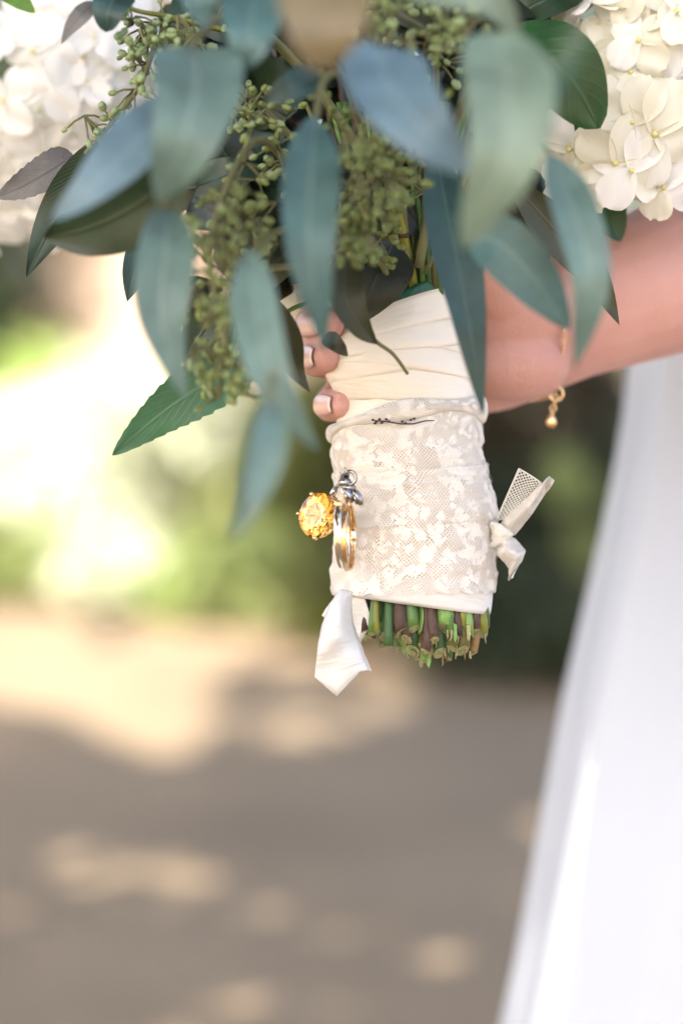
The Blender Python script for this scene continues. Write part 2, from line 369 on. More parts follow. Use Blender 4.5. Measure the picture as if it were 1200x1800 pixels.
def sun_reaches(g):
    x, y = g.x, g.y
    edge = float(np.interp(x, [-1.4, -.9, -.6, -.38, -.1, .3, .6], [6.9, 6.3, 5.75, 5.42, 5.65, 5.75, 5.9])) + .05 * math.sin(x * 15)
    if y > 7.6 and x > -.17 and x < .2: return .65
    if y > 7.2 and not (-1.15 < x < -.5 and y > 8.4):
        if noise.noise(Vector((x * 3.3, y * 2.1, 2.0))) > .10: return .6
    if edge < y < 7.2 and x > -.32:
        return .95 if noise.noise(Vector((x * 5.0, y * 2.6, 5.0))) > -.05 and x < .42 else (.55 if x < .42 else 0.0)
    if y > edge and x < .16 + .10 * math.sin(y * 2.3): return 1.0
    if y > edge and x < .42 and y < 6.9: return .6
    for cx, cy, rx, ry, pr in SPOTS_G:
        if ((x - cx) / rx) ** 2 + ((y - cy) / ry) ** 2 < 1 + .5 * math.sin(x * 9 + y * 4): return pr
    return 0.0

def leaf_cards(centers, size, r, squash=.55, nrm=None):
    """bent diamond leaves, four triangles each -> two quads folded along the midrib"""
    n = len(centers); c = np.asarray(centers)
    a = r.normal(size=(n, 3)); a /= np.linalg.norm(a, axis=1)[:, None]
    b = r.normal(size=(n, 3)); b -= a * (a * b).sum(1)[:, None]; b /= np.linalg.norm(b, axis=1)[:, None]
    nn = np.cross(a, b); s = (size * (.7 + .6 * r.random(n)))[:, None]
    L = a * s; W = b * s * squash * .5; D = nn * s * .12
    V = np.stack([c - L * .5, c + W + D, c + L * .5, c - W + D], 1).reshape(-1, 3)
    i = np.arange(n)[:, None] * 4
    F = np.concatenate([i + np.array([[0, 1, 2]]), i + np.array([[0, 2, 3]])], 0)
    return V, F

def clump_points(blobs, n, r, shell=.55):
    w = np.array([b[3] ** 2 for b in blobs]); w = w / w.sum(); idx = r.choice(len(blobs), n, p=w)
    d = r.normal(size=(n, 3)); d /= np.linalg.norm(d, axis=1)[:, None]
    rad = (shell + (1 - shell) * r.random(n) ** .7)[:, None]
    B = np.array([b[:3] for b in blobs])[idx]; RR = np.array([b[3] for b in blobs])[idx][:, None]
    return B + d * RR * rad

def trunk_mesh(base, top, r0, r1, seed, limbs=()):
    mb = MB(); rr = random.Random(seed); pts = []; rad = []
    for i in range(9):
        t = i / 8; p = Vector(base).lerp(Vector(top), t) + Vector((rr.uniform(-1, 1), rr.uniform(-1, 1), 0)) * .04 * (0 < i < 8)
        pts.append(p); rad.append(r0 + (r1 - r0) * t + r0 * .5 * max(0, .12 - t) / .12)
    mb.tube(pts, rad, 10)
    for e in limbs:
        s = Vector(base).lerp(Vector(top), rr.uniform(.55, .95)); e = Vector(e); mid = s.lerp(e, .5) + Vector((0, 0, .25))
        mb.tube([s, mid, e], [r1 * .8, r1 * .5, r1 * .2], 6)
    return mb

# two shade trees beside and behind the photographer; their crowns keep the bouquet and the right of the bed in shade
def shade_tree(base, h, blobs, n, label, seed):
    r = np.random.default_rng(seed)
    root = empty('shade_tree', base, label, 'tree', 'tall shade trees around the path')
    trunk_mesh(base, (base[0] + .2, base[1] + .3, h), .19, .10, seed, [b[:3] for b in blobs]).build('trunk', M['bark'], root)
    pts = clump_points(blobs, n, r, .25); keep = []
    for p in pts:
        if p[2] < 3.0: continue
        t = p[2] / TOSUN.z; g = Vector(p) - TOSUN * t
        if r.random() < sun_reaches(g): continue
        keep.append(p)
    V, F = leaf_cards(np.array(keep), .17, r); o = quick('crown', V, F, M['leaves_tree'], root); o['kind'] = 'stuff'
def canopy_blobs(x0, x1, y0, y1, z0, z1, n, seed):
    r = random.Random(seed); return [(r.uniform(x0, x1), r.uniform(y0, y1), r.uniform(z0, z1), r.uniform(.8, 1.3)) for _ in range(n)]
shade_tree((-3.6, -2.2, 0), 4.4, canopy_blobs(-5.2, -.6, -4.2, 3.0, 4.3, 5.8, 42, 3), 36000, 'tall leafy tree beside the path behind the photographer', 11)
shade_tree((2.6, 3.0, 0), 4.8, canopy_blobs(-3.0, 2.4, 0.6, 7.4, 4.8, 6.2, 60, 5), 60000, 'tall leafy tree on the path edge beyond the bride', 12)

# ------------------------------------------------------------------ planting bed
def shrub(name, x, y, w, h, m, label, cat, n=2600, size=.05, seed=1, group=None, stems=5):
    r = np.random.default_rng(seed); rr = random.Random(seed)
    root = empty(name, (x, y, 0), label, cat, group)
    blobs = []
    for i in range(9):
        a = rr.uniform(0, 6.28); q = rr.uniform(.1, .62) * w
        zz = rr.uniform(.16, .55) * h if h < .6 else rr.uniform(.22, .72) * h
        blobs.append((x + q * math.cos(a), y + q * math.sin(a) * .8, zz, rr.uniform(.28, .42) * min(w, h)))
    mb = MB()
    for i in range(stems):
        b = blobs[i % len(blobs)]; mb.tube([(x + rr.uniform(-.06, .06), y + rr.uniform(-.06, .06), -.02), ((x + b[0]) / 2, (y + b[1]) / 2, b[2] * .4), b[:3]], [.018, .013, .006], 6)
    mb.build('stem', M['bark'], root)
    p = clump_points(blobs, n, r, .45); p = p[p[:, 2] > .02]
    V, F = leaf_cards(p, size, r); o = quick('foliage', V, F, m, root); o['kind'] = 'stuff'
    return root
GB = 'shrubs in the planting bed beyond the path'
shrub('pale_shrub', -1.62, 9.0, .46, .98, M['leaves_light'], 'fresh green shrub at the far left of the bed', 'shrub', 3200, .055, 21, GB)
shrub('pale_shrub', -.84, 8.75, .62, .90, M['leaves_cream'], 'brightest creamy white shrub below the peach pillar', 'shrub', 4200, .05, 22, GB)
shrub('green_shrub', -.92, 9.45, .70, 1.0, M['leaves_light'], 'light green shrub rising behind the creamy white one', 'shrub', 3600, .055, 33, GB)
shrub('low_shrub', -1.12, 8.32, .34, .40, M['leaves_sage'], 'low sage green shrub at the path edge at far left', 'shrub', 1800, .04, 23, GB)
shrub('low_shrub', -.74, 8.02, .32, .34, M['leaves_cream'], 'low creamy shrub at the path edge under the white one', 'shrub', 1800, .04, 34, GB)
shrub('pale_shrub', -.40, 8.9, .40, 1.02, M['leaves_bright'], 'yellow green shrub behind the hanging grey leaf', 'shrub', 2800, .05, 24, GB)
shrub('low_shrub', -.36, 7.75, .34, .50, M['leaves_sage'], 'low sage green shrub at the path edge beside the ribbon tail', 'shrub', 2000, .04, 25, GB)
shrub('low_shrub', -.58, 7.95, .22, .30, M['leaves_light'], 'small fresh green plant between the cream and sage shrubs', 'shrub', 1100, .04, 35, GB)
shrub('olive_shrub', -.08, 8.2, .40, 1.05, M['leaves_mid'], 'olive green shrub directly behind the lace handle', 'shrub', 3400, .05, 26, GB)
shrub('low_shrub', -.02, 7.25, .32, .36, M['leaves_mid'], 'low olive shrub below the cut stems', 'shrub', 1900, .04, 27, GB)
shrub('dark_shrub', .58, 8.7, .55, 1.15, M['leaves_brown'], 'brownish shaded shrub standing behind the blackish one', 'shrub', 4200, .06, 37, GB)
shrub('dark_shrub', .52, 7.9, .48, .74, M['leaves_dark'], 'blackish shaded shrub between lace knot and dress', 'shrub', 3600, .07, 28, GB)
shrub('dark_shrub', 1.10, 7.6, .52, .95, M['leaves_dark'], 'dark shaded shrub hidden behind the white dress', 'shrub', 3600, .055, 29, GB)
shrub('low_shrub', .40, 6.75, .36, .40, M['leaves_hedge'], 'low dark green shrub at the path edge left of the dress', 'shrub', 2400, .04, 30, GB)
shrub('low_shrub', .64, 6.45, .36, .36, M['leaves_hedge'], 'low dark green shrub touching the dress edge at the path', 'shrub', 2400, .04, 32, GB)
shrub('low_shrub', .70, 7.0, .13, .80, M['leaves_sage'], 'slim sage plant added as a sun fleck before the black shrub beside the dress', 'shrub', 900, .045, 36, GB, 2)  # added plant; its paler leaves stand in for a fleck of sun
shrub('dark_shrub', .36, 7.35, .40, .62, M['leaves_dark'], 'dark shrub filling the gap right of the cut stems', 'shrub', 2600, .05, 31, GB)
# cypress at the far left
def cypress(x, y, h, w, label, seed):
    r = np.random.default_rng(seed); root = empty('cypress_tree', (x, y, 0), label, 'tree')
    trunk_mesh((x, y, -.02), (x, y, h * .9), .07, .02, seed).build('trunk', M['bark'], root)
    bl = [(x + r.uniform(-.12, .12), y + r.uniform(-.12, .12), h * (.06 + .9 * i / 15), w * (1 - .75 * i / 15) + .05) for i in range(16)]
    V, F = leaf_cards(clump_points(bl, 6000, r, .6), .07, r); o = quick('crown', V, F, M['leaves_cypress'], root); o['kind'] = 'stuff'
cypress(-1.56, 9.6, 3.2, .42, 'dark narrow cypress left of the peach pillar', 41)
# stucco gate pillar
root = empty('garden_pillar', (-.86, 10.1, 0), 'sunlit peach stucco pillar rising behind the pale shrubs', 'pillar')
def box(mb, x0, x1, y0, y1, z0, z1, bev=.01, mi=0):
    bm = bmesh.new(); bmesh.ops.create_cube(bm, size=1)
    for v in bm.verts: v.co = Vector(((x0 + x1) / 2 + v.co.x * (x1 - x0), (y0 + y1) / 2 + v.co.y * (y1 - y0), (z0 + z1) / 2 + v.co.z * (z1 - z0)))
    bmesh.ops.bevel(bm, geom=bm.edges[:], offset=bev, segments=2, affect='EDGES'); bm.verts.index_update()
    mb.add([v.co.copy() for v in bm.verts], [tuple(v.index for v in f.verts) for f in bm.faces], mi); bm.free(); return mb
box(MB(), -1.22, -.42, 9.75, 10.45, -.05, 2.3, .03).build('shaft', M['stucco'], root, False)
box(MB(), -1.30, -.34, 9.67, 10.53, 2.302, 2.45, .02).build('cap', M['stone_cap'], root, False)
# hedge and trees behind everything
r_ = np.random.default_rng(51)
pts = np.stack([r_.uniform(-9, 9, 26000), 12.6 + r_.uniform(-.5, .5, 26000), r_.uniform(0, 2.6, 26000)], 1)
V, F = leaf_cards(pts, .11, r_); o = quick('hedge', V, F, M['leaves_hedge']); tag(o, 'long clipped dark green hedge closing the garden behind', 'hedge', kind='stuff')
for i, (x, y, h) in enumerate([(-4.2, 15, 6), (-1.2, 16.5, 7), (2.4, 15.5, 6.4), (5.5, 16, 7)]):
    rr = random.Random(60 + i); r = np.random.default_rng(60 + i)
    root = empty('broadleaf_tree', (x, y, 0), ['broad tree standing far left behind the hedge', 'tallest broad tree behind the hedge and pillar', 'broad tree behind the hedge and bride', 'broad tree far right behind the hedge'][i], 'tree', 'trees beyond the hedge')
    bl = [(x + rr.uniform(-1.5, 1.5), y + rr.uniform(-1.2, 1.2), h * rr.uniform(.4, .9), rr.uniform(.7, 1.2)) for _ in range(12)]
    trunk_mesh((x, y, -.02), (x, y, h * .7), .16, .08, 60 + i, [b[:3] for b in bl[:6]]).build('trunk', M['bark'], root)
    V, F = leaf_cards(clump_points(bl, 4500, r, .4), .2, r); o = quick('crown', V, F, M['leaves_tree'], root); o['kind'] = 'stuff'

# ------------------------------------------------------------------ bride
BR = P(1560, 900, 1.34); BX, BY = BR.x, BR.y
root = empty('person', (BX, BY, 0), 'bride in a long white dress and veil holding the bouquet out at her waist', 'person')
person = root
EDGE = [(0, 600), (0, 650), (-17, 800), (-55, 1000), (-106, 1250), (-144, 1500), (-190, 1800)]     # how the hem line leans out from the waist
def skirt(name, m, px_top, px_bot, y_top, y_bot, d, folds, amp, seed, a0=0, a1=2 * math.pi, closed=True, ztop=None, dz=0):
    """pleated cloth hanging from waist to ground; its left edge passes the two photo points"""
    pt, pb = P(px_top, y_top, d), P(px_bot, y_bot, d); rr = random.Random(seed)
    ph = [rr.uniform(0, 6.28) for _ in range(6)]; mb = MB(); rows = []
    nz_, na = 26, 150
    zt = ztop if ztop is not None else pt.z + .03
    for j in range(nz_ + 1):
        t = j / nz_; z = zt + (0.012 - zt) * t
        s = (z - pt.z) / (pb.z - pt.z); q_ = [P(x_ + px_top, y_, d) for x_, y_ in EDGE]
        xl = float(np.interp(-z, [-v.z for v in q_], [v.x for v in q_])) - max(0, q_[-1].z - z) * .24
        rad = BX - xl
        row = []
        for k in range(na if closed else na + 1):
            a = a0 + (a1 - a0) * k / na
            f = math.sin(a * folds + ph[0] + .7 * math.sin(a * 3 + ph[1]) + t * .6) * .6 + math.sin(a * folds * 2.3 + ph[2] + t) * .25 + math.sin(a * folds * .43 + ph[3]) * .5
            q = rad * (1 + amp * (.35 + .65 * t) * f) + dz
            row.append(Vector((BX + q * math.cos(a), BY + q * math.sin(a) * .92, z)))
        rows.append(row)
    mb.grid(rows, closed=closed); return mb
skirt('skirt', None, 1152, 1000, 650, 1800, 1.34, 9, .26, 4).build('skirt', M['tulle'], person)
skirt('veil', None, 1118, 928, 640, 1800, 1.34, 10, .13, 9, R(120), R(262), False, ztop=P(0, 610, 1.34).z).build('veil', M['veil'], person)
# bodice from the waist up
mb = MB(); zt = P(0, 640, 1.34).z
rows = []
for t, w, dp in [(0, .135, .12), (.2, .13, .11), (.45, .135, .115), (.7, .155, .13), (1.0, .165, .125), (1.12, .15, .10)]:
    z = zt - .005 + .36 * t
    rows.append([Vector((BX + .03 + w * math.cos(a), BY + dp * math.sin(a) * .9, z)) for a in [2 * math.pi * k / 40 for k in range(40)]])
mb.grid(rows, closed=True); b0 = len(mb.v) - 40; mb.f.append(tuple(range(b0, b0 + 40))); mb.mi.append(0)
mb.build('bodice', M['tulle'], person)

# arm and hand: closed lofts united by a voxel remesh into one continuous skin
mb = MB()
def lim(pts, n=18):
    mb.tube([P(x, y, d) for x, y, d, a, b in pts], [(a, b) for x, y, d, a, b in pts], n, ref=(0, 0, 1))
lim([(1830, -300, 1.36, .05, .05), (1815, 0, 1.30, .046, .046), (1790, 240, 1.22, .043, .043), (1740, 350, 1.17, .041, .041)])
lim([(1790, 300, 1.185, .038, .038), (1600, 385, 1.150, .041, .040), (1400, 430, 1.125, .0405, .039), (1200, 478, 1.10, .0365, .034), (1100, 515, 1.083, .033, .029), (1010, 553, 1.072, .029, .023), (950, 568, 1.066, .031, .022)])
lim([(1010, 553, 1.072, .027, .021), (950, 568, 1.068, .0315, .021), (880, 580, 1.064, .0355, .018), (800, 588, 1.060, .0375, .015), (720, 592, 1.057, .0375, .013), (655, 592, 1.053, .036, .011)])
mb.ball(P(905, 640, 1.050), (.024, .020, .017), 18)            # heel of the hand
mb.ball(P(900, 545, 1.046), (.024, .019, .021), 18)            # thumb base
lim([(905, 560, 1.05, .016, .016), (868, 500, 1.028, .0125, .0125), (840, 440, 1.012, .0115, .0115), (818, 395, 1.003, .010, .009), (812, 380, 1.0, .006, .006)], 14)
FING = [  # knuckle, mid joint, last joint, tip (px, py, depth, radius)
    [(680, 485, 1.055, .011), (560, 478, 1.050, .0095), (505, 470, 1.022, .0088), (512, 463, 1.003, .0078), (530, 462, .992, .0065)],
    [(660, 560, 1.056, .011), (570, 575, 1.050, .0098), (538, 573, 1.022, .0088), (552, 572, .999, .0080), (572, 572, .987, .0066)],
    [(655, 620, 1.056, .011), (572, 628, 1.050, .0098), (548, 628, 1.020, .0090), (555, 628, 1.000, .0085), (566, 627, .986, .0070)],
    [(660, 672, 1.055, .010), (590, 705, 1.046, .0088), (572, 712, 1.020, .0080), (580, 712, 1.002, .0076), (594, 711, .990, .0062)],
]
FING = [[(x + (9 if k > 1 else 0), y, d, r * .93) for k, (x, y, d, r) in enumerate(f)] for f in FING]
for f in FING:
    mb.tube([P(x, y, d) for x, y, d, r in f], [r for x, y, d, r in f], 14, ref=(0, 0, 1))
    x, y, d, r = f[-1]; mb.ball(P(x, y, d), r, 14)
    for x, y, d, r in f[1:-1]: mb.ball(P(x, y, d), r, 12)
tmp = mb.build('arm', M['skin'], person)
md = tmp.modifiers.new('r', 'REMESH'); md.mode = 'VOXEL'; md.voxel_size = .0017; md.use_smooth_shade = True
ms_ = tmp.modifiers.new('s', 'SMOOTH'); ms_.factor = .5; ms_.iterations = 4
dg = bpy.context.evaluated_depsgraph_get(); dg.update()
me = bpy.data.meshes.new_from_object(tmp.evaluated_get(dg)); tmp.modifiers.clear(); tmp.data = me
me.materials.clear(); me.materials.append(M['skin'])
def nail(tipf, ang_dir, w, ln, tipmat=True):
    """curved shell laid on the outer left side of a finger end"""
    (x0, y0, d0, r0), (x1, y1, d1, r1) = tipf[-2], tipf[-1]
    a = P(x0, y0, d0); b = P(x1, y1, d1); t = (b - a).normalized()
    nrm = (Vector(ang_dir) - t * Vector(ang_dir).dot(t)).normalized(); s = t.cross(nrm)
    mb2 = MB(); rows = []; L0, L1 = -.35, 1.15
    for i in range(9):
        u = (0, .1, .22, .36, .5, .64, .78, .93, 1.0)[i]; c = a.lerp(b, L0 + (L1 - L0) * u); rr_ = r0 + (r1 - r0) * min(1, max(0, L0 + (L1 - L0) * u)) + .0007 - .0012 * max(0, u - .7)
        wid = w * (math.sin(min(1, u * 3 + .35) * math.pi / 2)) * (1 if u < .85 else 1 - (u - .85) * 2)
        row = []
        for k in range(9):
            th = (k / 8 - .5) * 2 * wid
            row.append(c + nrm * (rr_ * math.cos(th)) + s * (rr_ * math.sin(th)))
        rows.append(row)
    mb2.grid(rows)
    mb2.mi = [1 if (i // 8) >= 7 else 0 for i in range(len(mb2.f))]
    o = mb2.build('nail', [M['nail'], M['nail_tip']], person)
    sm = o.modifiers.new('t', 'SOLIDIFY'); sm.thickness = .0006; sm.offset = 1
    return o
for f, q in zip(FING, (-.05, .0, .05, .35)): nail(f, -RT + FW * q, .62, 1)

# bracelet at the wrist
root = empty('bracelet', P(985, 690, 1.05), 'thin gold chain bracelet with a dangling tag hanging from the wrist', 'bracelet')
mb = MB()
def ring(mb, c, nrm, up, R0, r0, n=20, m=6, el=1.0, mi=0):
    nrm = Vector(nrm).normalized(); u = (Vector(up) - nrm * Vector(up).dot(nrm)).normalized(); w = nrm.cross(u); rows = []
    for i in range(n):
        a = 2 * math.pi * i / n; rad = u * math.cos(a) * el + w * math.sin(a); c2 = Vector(c) + rad * R0; rd = rad.normalized()
        rows.append([c2 + rd * (r0 * math.cos(2 * math.pi * k / m)) + nrm * (r0 * math.sin(2 * math.pi * k / m)) for k in range(m)])
    rows.append(rows[0]); mb.grid(rows, mi, closed=True)
ch = [P(1010, 440, 1.072), P(1002, 480, 1.058), P(996, 540, 1.045), P(990, 600, 1.040), P(984, 650, 1.045), P(974, 690, 1.055), P(940, 702, 1.070), P(925, 690, 1.085), P(960, 600, 1.10), P(990, 500, 1.095)]
def along(pts, step):
    out = []; carry = 0
    for a, b in zip(pts, pts[1:]):
        L = (b - a).length; t = carry
        while t < L: out.append((a.lerp(b, t / L), (b - a).normalized())); t += step
        carry = t - L
    return out
def spl(pts, n=8):
    out = []; q = [pts[0]] + list(pts) + [pts[-1]]
    for i in range(len(pts) - 1):
        p0, p1, p2, p3 = q[i:i + 4]
        for k in range(n):
            t = k / n; out.append(.5 * ((2 * p1) + (p2 - p0) * t + (2 * p0 - 5 * p1 + 4 * p2 - p3) * t * t + (3 * p1 - p0 - 3 * p2 + p3) * t ** 3))
    out.append(pts[-1]); return out
for i, (c, t) in enumerate(along(spl([Vector(p) for p in ch] + [Vector(ch[0])]), .0021)):
    side = t.cross(FW if i % 2 else UP)
    if side.length < .1: side = t.cross(RT)
    ring(mb, c, side, t, .0010, .00038, 8, 4, 1.5)
o = mb.build('chain', M['gold'], root)
mb = MB(); ring(mb, P(977, 692, 1.052), FW, UP, .003, .0006, 14, 6)
for i, (c, t) in enumerate(along([P(975, 700, 1.052), P(968, 735, 1.052)], .0022)): ring(mb, c, RT if i % 2 else FW, t, .0012, .0004, 8, 4, 1.5)
mb.build('extender', M['gold'], root)
mb = MB(); mb.ball(P(968, 742, 1.052), (.0024, .0010, .0026), 12); mb.build('tag', M['gold'], root)

# ------------------------------------------------------------------ bouquet handle
PROF = [(480, 652, 786), (500, 648, 788), (520, 642, 790), (545, 634, 795), (570, 612, 801), (600, 588, 807), (625, 578, 812), (640, 576, 816), (660, 579, 823),
        (680, 588, 829), (700, 598, 835), (720, 599, 839), (750, 592, 841), (790, 586, 843), (830, 592, 848), (870, 598, 860), (910, 599, 866),
        (960, 594, 866), (1000, 590, 864), (1045, 590, 862), (1060, 596, 860), (1090, 605, 858), (1130, 612, 856)]
PY = [p[0] for p in PROF]
def prof(y):
    return float(np.interp(y, PY, [p[1] for p in PROF])), float(np.interp(y, PY, [p[2] for p in PROF]))
def surf(th, y, off=0.0):
    """point on the handle: th=0 right edge, pi/2 front, pi left edge; off in photo pixels"""
    l, r = prof(y); cx, rx = (l + r) / 2, (r - l) / 2
    wob = 1.2 * math.sin(th * 2 + y * .03) + .8 * math.sin(th * 5 - y * .02)
    d = 1.0 - ((rx * .92 + off + wob) * K) * math.sin(th)
    return P(cx, y, d) + RT * ((rx + off + wob * .3) * K * math.cos(th))

handle = empty('bouquet_handle', P(735, 1165, 1.0), 'gathered cut flower stems with ragged ends bound inside the wrapped handle', 'stems')
STEMS = [  # px at the cut, y of the cut, depth, radius px, material, fibres
    (634, 1106, .990, 9, 'stem_yellow', 0), (648, 1118, 1.006, 10, 'stem_bright', 0), (655, 1122, .985, 9, 'stem_brown', 1), (667, 1102, .980, 14, 'stem_blue', 0),
    (686, 1118, .978, 15, 'stem_blue', 1), (683, 1139, .970, 9, 'stem_blue', 0), (703, 1115, .969, 15, 'stem_brown', 1), (712, 1128, .985, 10, 'stem_bright', 2),
    (722, 1108, .967, 11, 'stem_green', 0), (728, 1146, .978, 13, 'stem_blue', 2), (745, 1112, .972, 10, 'stem_bright', 0), (757, 1128, .966, 10, 'stem_brown', 1),
    (750, 1142, .976, 11, 'stem_olive', 1), (749, 1165, .990, 10, 'stem_bright', 2), (772, 1150, .978, 12, 'stem_blue', 2), (783, 1108, .966, 17, 'stem_bright', 0),
    (778, 1138, .985, 9, 'stem_brown', 2), (797, 1142, .974, 10, 'stem_olive', 2), (812, 1104, .966, 8, 'stem_yellow', 1), (820, 1118, .968, 10, 'stem_bright', 0),
    (815, 1146, .978, 12, 'stem_olive', 3), (832, 1112, .969, 8, 'stem_brown', 0), (838, 1152, .985, 8, 'stem_tan', 2), (846, 1118, .976, 11, 'stem_yellow', 1),
    (850, 1105, .985, 10, 'stem_blue', 0), (700, 1142, .992, 11, 'stem_green', 2), (735, 1155, 1.0, 10, 'stem_green', 2), (790, 1158, .996, 10, 'stem_green', 3),
    (825, 1135, 1.0, 11, 'stem_green', 1), (660, 1108, 1.015, 11, 'stem_green', 1), (690, 1125, 1.018, 12, 'stem_green', 1), (760, 1145, 1.018, 12, 'stem_green', 1), (843, 1112, 1.01, 10, 'stem_green', 1)]
rx_ = random.Random(404)
for _ in range(22):
    x_ = rx_.uniform(640, 846); STEMS.append((x_, 1092 + 62 * math.sin((x_ - 600) / 275 * math.pi) * rx_.uniform(.3, 1.0), .964 + rx_.uniform(0, .05), rx_.uniform(6, 10),
        rx_.choice(['stem_bright', 'stem_green', 'stem_green', 'stem_blue', 'stem_yellow', 'stem_brown']), rx_.choice([0, 1, 1, 2])))
for i, (px, py, d, r, mname, fib) in enumerate(STEMS):
    rr = random.Random(200 + i); mb = MB()
    tx = 720 + (px - 735) * .55 + rr.uniform(-5, 5); fx = tx + (px - 735) * .4 + rr.uniform(-22, 10)
    d = 1.0 + (d - 1.0) * .80; ux = abs(px - 728) / 135.0
    dmin = 1.0 - .92 * 135 * K * math.sqrt(max(0.02, 1 - min(ux, .99) ** 2)) + r * K + .0012
    d = max(d, dmin); td = 1.0 + (d - 1.0) * .30
    tx = 718 + (px - 728) * .34 + rr.uniform(-3, 3)
    lean = rr.uniform(-7, 7); pts = [P(px + lean, py - 2, d), P(px + lean * .5, py - 26, d), P(px * .93 + tx * .07, 1042, 1 + (d - 1) * .90), P(px * .6 + tx * .4, 960, 1 + (d - 1) * .5), P(px * .3 + tx * .7, 800, td), P(tx, 560, td), P(tx * .6 + fx * .4, 460, td), P(fx, 350, td - .004 + rr.uniform(-.01, .01)), P(fx + (fx - 720) * .5 + rr.uniform(-20, 20), 180, td + rr.uniform(-.03, .03))]
    rk = r * K * .98; n = 11
    mb.tube(pts, [rk * .97, rk, rk * .9, rk * .7, rk * .6, rk * .55, rk * .5, rk * .45, rk * .35], n, cap=True)
    # slanted, slightly torn cut: shift the first ring along the stem per vertex and give it its own pale end face
    sl = rr.uniform(-.7, .7); sl2 = rr.uniform(-.5, .5)
    for k in range(n):
        v = mb.v[k]; off = v - P(px + lean, py - 2, d)
        v += -UP * (off.dot(RT) * sl + off.dot(FW) * (.55 + sl2 * .6)) + UP * rr.uniform(-.05, .05) * rk
    fi = [q for q, f in enumerate(mb.f) if set(f) == set(range(n))][0]; mb.mi[fi] = 1; soft = [True] * len(mb.f); soft[fi] = False
    st = mb.build('stem', [M[mname], M['cut']], handle)
    st.data.polygons.foreach_set('use_smooth', soft)
    for q in range(fib):
        x = px + lean + rr.uniform(-r, r) * .9; L = rr.uniform(3, 14); dd = d + rr.uniform(-1, .3) * r * K
        mf = MB(); mf.tube([P(x, py - 8, dd), P(x + rr.uniform(-2, 2), py + L * .5, dd), P(x + rr.uniform(-4, 4), py + L, dd)], [.0004, .00035, .00015], 4)
        mf.build('torn_fibre', M['cut'] if rr.random() < .7 else M['stem_tan'], st)
    if i % 6 == 1:
        mf = MB(); x = px + lean + rr.uniform(-r * .6, r * .6); w = r * .3; dd = d - r * K * .95
        pts_ = [P(x - w, py - 24, dd), P(x + w, py - 22, dd), P(x + w * 1.3, py - 2, dd - .0012), P(x + w * .3, py + 10, dd - .002), P(x - w, py + 4, dd - .001)]
        mf.add(pts_, [(0, 1, 2, 3, 4)]); o = mf.build('peeled_bark', M[rr.choice(['cut', 'stem_bright', mname])], st, False)
        sm = o.modifiers.new('t', 'SOLIDIFY'); sm.thickness = .0006
# node on the yellow stem seen above the wrap, plus that stem itself
mb = MB(); mb.tube([P(736, 560, .993), P(727, 500, .9875), P(712, 430, .978), P(698, 370, .971), P(688, 345, .968)], [.0021, .0021, .0020, .0019, .0018], 10)
ys = mb.build('stem', M['stem_yellow'], handle); ys['label'] = 'bright yellow green stem rising in front above the green tape'
mb = MB(); mb.ball(P(708, 414, .9765), (.0030, .0030, .0016), 12); mb.build('stem_node', M['stem_brown'], ys)
for px0, px1, m_ in [(745, 738, 'stem_green'), (757, 748, 'stem_blue'), (768, 757, 'stem_olive'), (775, 770, 'stem_green')]:
    mb = MB(); mb.tube([P(px0, 555, .992), P((px0 + px1) / 2, 470, .984), P(px1, 380, .980), P(px1 - 12, 280, .98)], [.0015, .0014, .0013, .0011], 8); mb.build('stem', M[m_], handle)

# ---------------------------------------------------------------- satin wrap
wrap = empty('satin_wrap', P(720, 1080, 1.0), 'cream satin ribbon wound in overlapping turns around the stems below the green tape', 'ribbon')
def band(name, m, yl, yr, bow, width, off, parent, na=84, nw=7, wav=0.0, ph=0., edge='none', roll=1.4, wlr=None):
    """a turn of ribbon; yl/yr top edge at left/right, bow = how far the front sags (px)"""
    rows = []; uvs = []
    for j in range(nw + 1):
        s = j / nw; row = []; ur = []
        for k in range(na + 1):
            th = 2 * math.pi * k / na; c = math.cos(th); t = (1 - c) / 2
            y = yr + (yl - yr) * t + bow * math.sin(th) + wav * math.sin(th * 3 + ph)
            w_ = width if wlr is None else wlr[1] + (wlr[0] - wlr[1]) * t
            y += w_ * s
            e = roll * (math.sin(math.pi * s) ** .45) + .5 * math.sin(s * 9 + th * 3 + ph) * .6 - 2.6 * max(0, s - .8)
            row.append(surf(th, y, off + e)); ur.append((th * 140 * K, s * w_ * K))
        rows.append(row); uvs.append(ur)
    mb = MB(); mb.grid(rows, uvs=uvs); o = mb.build(name, m, parent)
    sm = o.modifiers.new('t', 'SOLIDIFY'); sm.thickness = .0003; sm.offset = -1
    if edge != 'none':
        row = rows[0] if edge == 'top' else rows[-1]; mp = MB()
        for c, t in along(row[4:na // 2 + 4], .00085):
            out_ = (c - P(728, 800, 1.0)); out_.z = 0; out_.normalize()
            mp.ball(c + out_ * .0002, (.0004, .0004, .0004), 5)
        mp.build('picot_edge', M['picot'], o)
    return o
mb = MB(); rows = []; uvs = []
for j in range(45):
    y = 545 + (1046 - 545) * j / 44
    rows.append([surf(2 * math.pi * k / 72, y + (14 if y < 600 else 0) * (-math.cos(2 * math.pi * k / 72)), -1.5) for k in range(73)]); uvs.append([(2 * math.pi * k / 72 * 140 * K, y * K) for k in range(73)])
mb.grid(rows, uvs=uvs); mb.build('under_layer', M['lace_shadow'], wrap)
band('ribbon_turn', M['satin'], 668, 700, 18, 80, 0.5, wrap, edge='top', ph=1.)
band('ribbon_turn', M['satin'], 694, 634, -8, 84, 2.0, wrap, edge='top', ph=2., wav=2)
band('ribbon_turn', M['satin'], 648, 655, -14, 66, 3.6, wrap, ph=3., wav=2.5, roll=2.2)
